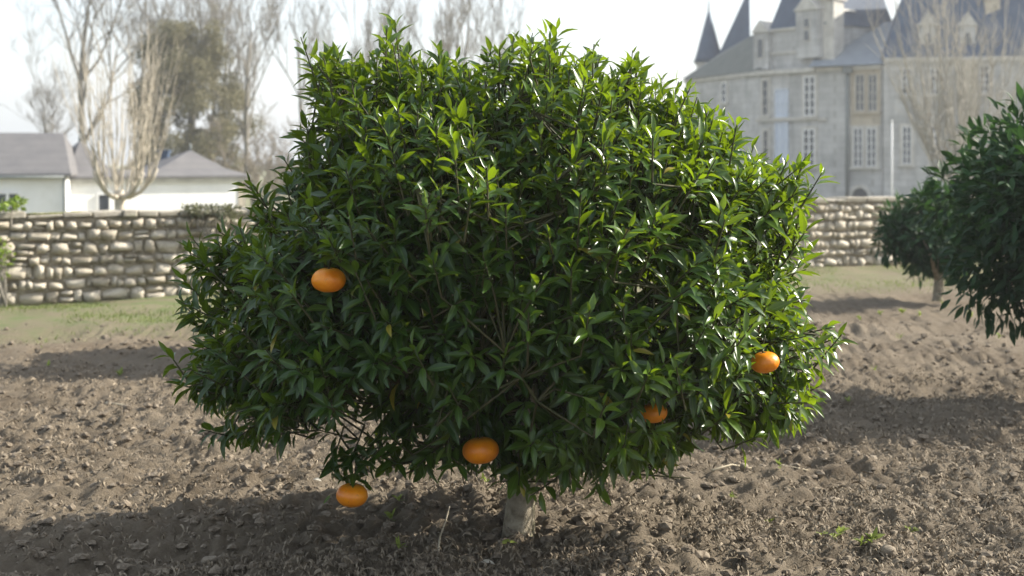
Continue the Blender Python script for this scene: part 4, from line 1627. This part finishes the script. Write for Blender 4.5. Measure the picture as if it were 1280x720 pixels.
# ------------------------------------------------------------------ neighbouring citrus trees
def citrus(name, base, height, radius, label, seed, crown_lo, n, leaf_len, trunk_r=.06, mat='leaf_far', lobes=26, squash=1.0):
    r = np.random.default_rng(seed)
    t = empty(name, base, label, "tree")
    cz = (height + crown_lo) / 2; rz = (height - crown_lo) / 2
    cent = []; rad = []
    for k in range(lobes):
        u = norm(r.normal(size=3)) * r.uniform(.5, .82)
        cent.append((u[0] * radius, u[1] * radius * squash, cz + u[2] * rz)); rad.append(r.uniform(.26, .42) * radius)
    cent.append((0, 0, cz)); rad.append(radius * .55)
    a = list(leafy_clump(cent, rad, n, leaf_len, .15, seed, .2))
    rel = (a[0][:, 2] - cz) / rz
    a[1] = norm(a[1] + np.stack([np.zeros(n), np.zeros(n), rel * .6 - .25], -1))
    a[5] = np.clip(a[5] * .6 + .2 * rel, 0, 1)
    LVx = leaf_verts(a[0], a[1], a[2], a[3], a[3] * .17, r.uniform(.1, .7, n), r.uniform(.15, .45, n))
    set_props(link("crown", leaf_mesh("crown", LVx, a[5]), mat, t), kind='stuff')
    link("trunk", path_tube("trunk", [(0, 0, -.06), (0, 0, .04), (.01, 0, crown_lo * .6), (0, 0, crown_lo + rz * .6)], [trunk_r * 1.35, trunk_r, trunk_r * .85, trunk_r * .6], 10, .06, seed), 'bark', t)
    rr = random.Random(seed)
    for k in range(7):
        tp = Vector(cent[k * 3 % lobes])
        b = Vector((0, 0, crown_lo * rr.uniform(.7, 1.2)))
        link("limb", path_tube("limb", [b, b.lerp(tp, .5) + Vector((0, 0, .05)), tp], [trunk_r * .5, trunk_r * .35, trunk_r * .12], 6, .06, k), 'bark', t)
    return t


g1 = ground_at(1358, 498)
citrus("citrus_tree", (g1.x, g1.y, 0), 1.84, .94, "tall dark green citrus tree casting a broad shadow over the soil", 51, .40, 12500, .105, lobes=34)
g2 = ground_at(1172, 378)
citrus("citrus_tree", (g2.x, g2.y, 0), 1.10, .62, "small citrus tree with a thin trunk standing just in front of the stone wall", 52, .30, 4200, .11, .055)
g3 = ground_at(545, 440)
citrus("citrus_tree", (g3.x, g3.y, 0), 1.8, .98, "citrus tree standing hidden behind the fruiting orange tree", 53, .2, 7500, .15)

# ------------------------------------------------------------------ small things on the soil
def on_soil(px, py):
    g = ground_at(px, py)
    return Vector((g.x, g.y, float(ground_height(np.array([g.x]), np.array([g.y]))[0])))


wl_ = "tiny yellow-green weed seedling sprouting from bare tilled soil"
wg_ = "weed seedlings in the tilled soil"
weeds = [(975, 600, .055), (1042, 678, .06), (1050, 672, .05), (1078, 684, .045), (1090, 688, .05), (1026, 672, .035), (1136, 668, .04), (964, 655, .03), (490, 648, .05),
         (497, 640, .04), (352, 548, .045), (345, 552, .035), (500, 700, .045), (606, 622, .04), (150, 470, .06), (60, 462, .06), (1092, 462, .05), (1060, 505, .04), (1125, 430, .05), (915, 630, .03),
         (1150, 400, .07), (1100, 398, .06), (1075, 402, .06), (1180, 392, .08), (1128, 395, .07), (1215, 400, .07), (1250, 430, .06)]
for k, (px, py, h) in enumerate(weeds):
    r = np.random.default_rng(300 + k)
    n = r.integers(7, 13); h *= 1.1
    an = r.random(n) * 6.28
    el = r.uniform(.3, 1.3, n)
    D = np.stack([np.cos(an) * np.cos(el), np.sin(an) * np.cos(el), np.sin(el)], -1)
    B = np.stack([r.normal(0, .004, n), r.normal(0, .004, n), r.uniform(0, h * .4, n)], -1)
    N = np.tile([0, 0, 1.0], (n, 1)) + r.normal(0, .2, (n, 3))
    L = h * r.uniform(.5, 1.0, n)
    lv = leaf_verts(B, D, N, L, L * .16, r.uniform(.2, 1.0, n), r.uniform(.1, .4, n))
    o = link("weed_seedling", leaf_mesh("weed_seedling", lv, r.random(n)), 'weed')
    o.location = on_soil(px, py)
    set_props(o, wl_, "weed", wg_)

sl_ = "small rounded stone half sunk in the tilled brown soil"
sg_ = "loose stones on the tilled soil"
stones = [(702, 658, .05), (722, 668, .035), (1090, 575, .05), (1125, 575, .035), (1206, 556, .045), (1222, 560, .05), (1252, 555, .03), (1207, 620, .03), (1255, 616, .03), (1110, 700, .055),
          (1212, 703, .06), (1165, 640, .05), (1238, 704, .04), (880, 702, .05), (870, 636, .04), (838, 660, .035), (190, 445, .05), (140, 556, .05), (62, 552, .04), (236, 540, .045),
          (455, 575, .04), (330, 590, .04), (262, 690, .05), (770, 690, .045), (975, 705, .04), (1040, 625, .04), (930, 600, .045), (1150, 520, .04)]
smesh = []
for k in range(6):
    r = random.Random(700 + k)
    v = ICO2_V * (1 + .05 * np.array([[r.uniform(-1, 1)] for _ in range(len(ICO2_V))]))
    v = np.sign(v) * np.abs(v) ** .85
    for _ in range(4):                               # a few flattened sides
        nn = np.array([r.gauss(0, 1), r.gauss(0, 1), r.gauss(0, .6)]); nn /= np.linalg.norm(nn)
        dd = v @ nn; lim = r.uniform(.6, .8)
        v = v - np.where(dd > lim, dd - lim, 0)[:, None] * nn
    me = np_mesh("stone", v * .5 * np.array([1.15, .95, .75]), np.array(ICO2_F), True)
    me.materials.append(M['pebble'])
    smesh.append(me)
for k, (px, py, s) in enumerate(stones):
    o = link("field_stone", smesh[k % 6])
    o.location = on_soil(px, py) + Vector((0, 0, s * .12))
    o.scale = (s * random.uniform(.9, 1.3), s * random.uniform(.9, 1.2), s)
    o.rotation_euler = (random.uniform(-.3, .3), random.uniform(-.3, .3), random.uniform(0, 6.28))
    set_props(o, sl_, "stone", sg_)

# dry stalks and fallen leaves
def stalk(pts, r, label):
    P3 = [on_soil(a, b) + Vector((0, 0, h)) for a, b, h in pts]
    base = P3[0].copy()
    o = link("dry_stalk", path_tube("dry_stalk", [p - base for p in P3], [r * (1 - .5 * i / len(P3)) for i in range(len(P3))], 6, .1), 'straw')
    o.location = base
    set_props(o, label, "stalk")


stalk([(546, 716, .01), (550, 698, .03), (557, 672, .05), (562, 655, .06)], .004, "long pale dry stalk leaning up from the soil left of the trunk")
stalk([(890, 606, .012), (915, 597, .03), (945, 592, .035), (980, 590, .02), (1010, 590, .01)], .005, "bleached dry twig lying on the clods beside the sunlit seedling")
stalk([(132, 512, .02), (158, 512, .02), (168, 511, .015)], .008, "short pale stick lying flat on the sunlit soil")
fl = [(391, 607, .05, "whitish dry leaf fallen on shaded soil near the lowest orange"), (625, 708, .07, "pale green fallen leaf lying near the foot of the trunk"),
      (370, 606, .045, "small curled grey leaf fallen beside the whitish dry leaf"), (600, 715, .06, "narrow straw-coloured fallen leaf lying below the trunk")]
for k, (px, py, L, lab) in enumerate(fl):
    r = np.random.default_rng(900 + k)
    a = r.uniform(-.6, .6)
    lv = leaf_verts(np.zeros((1, 3)), np.array([[math.cos(a), math.sin(a), .25]]), np.array([[0, -.3, 1.0]]), np.array([L]), np.array([L * .2]), np.array([.6]), np.array([.5]))
    o = link("fallen_leaf", leaf_mesh("fallen_leaf", lv, np.array([.6])), 'weed' if k == 1 else 'deadleaf')
    o.location = on_soil(px, py) + Vector((0, 0, .02))
    set_props(o, lab, "leaf")

# ------------------------------------------------------------------ haze: thin winter air round everything
t = NT("haze_air")
vol = t.n("VolumePrincipled")
vol.inputs['Color'].default_value = (.93, .96, 1.0, 1)
vol.inputs['Density'].default_value = .0010
vol.inputs['Anisotropy'].default_value = .35
t.l(vol.outputs[0], t.out.inputs['Volume'])
v, f = box_v(-440, 440, -440, 440, -4.5, 24)
hz = link("haze", poly_mesh("haze", v, f), t.m)
set_props(hz, "thin pale winter haze filling the air over the orchard", "haze", kind='stuff')
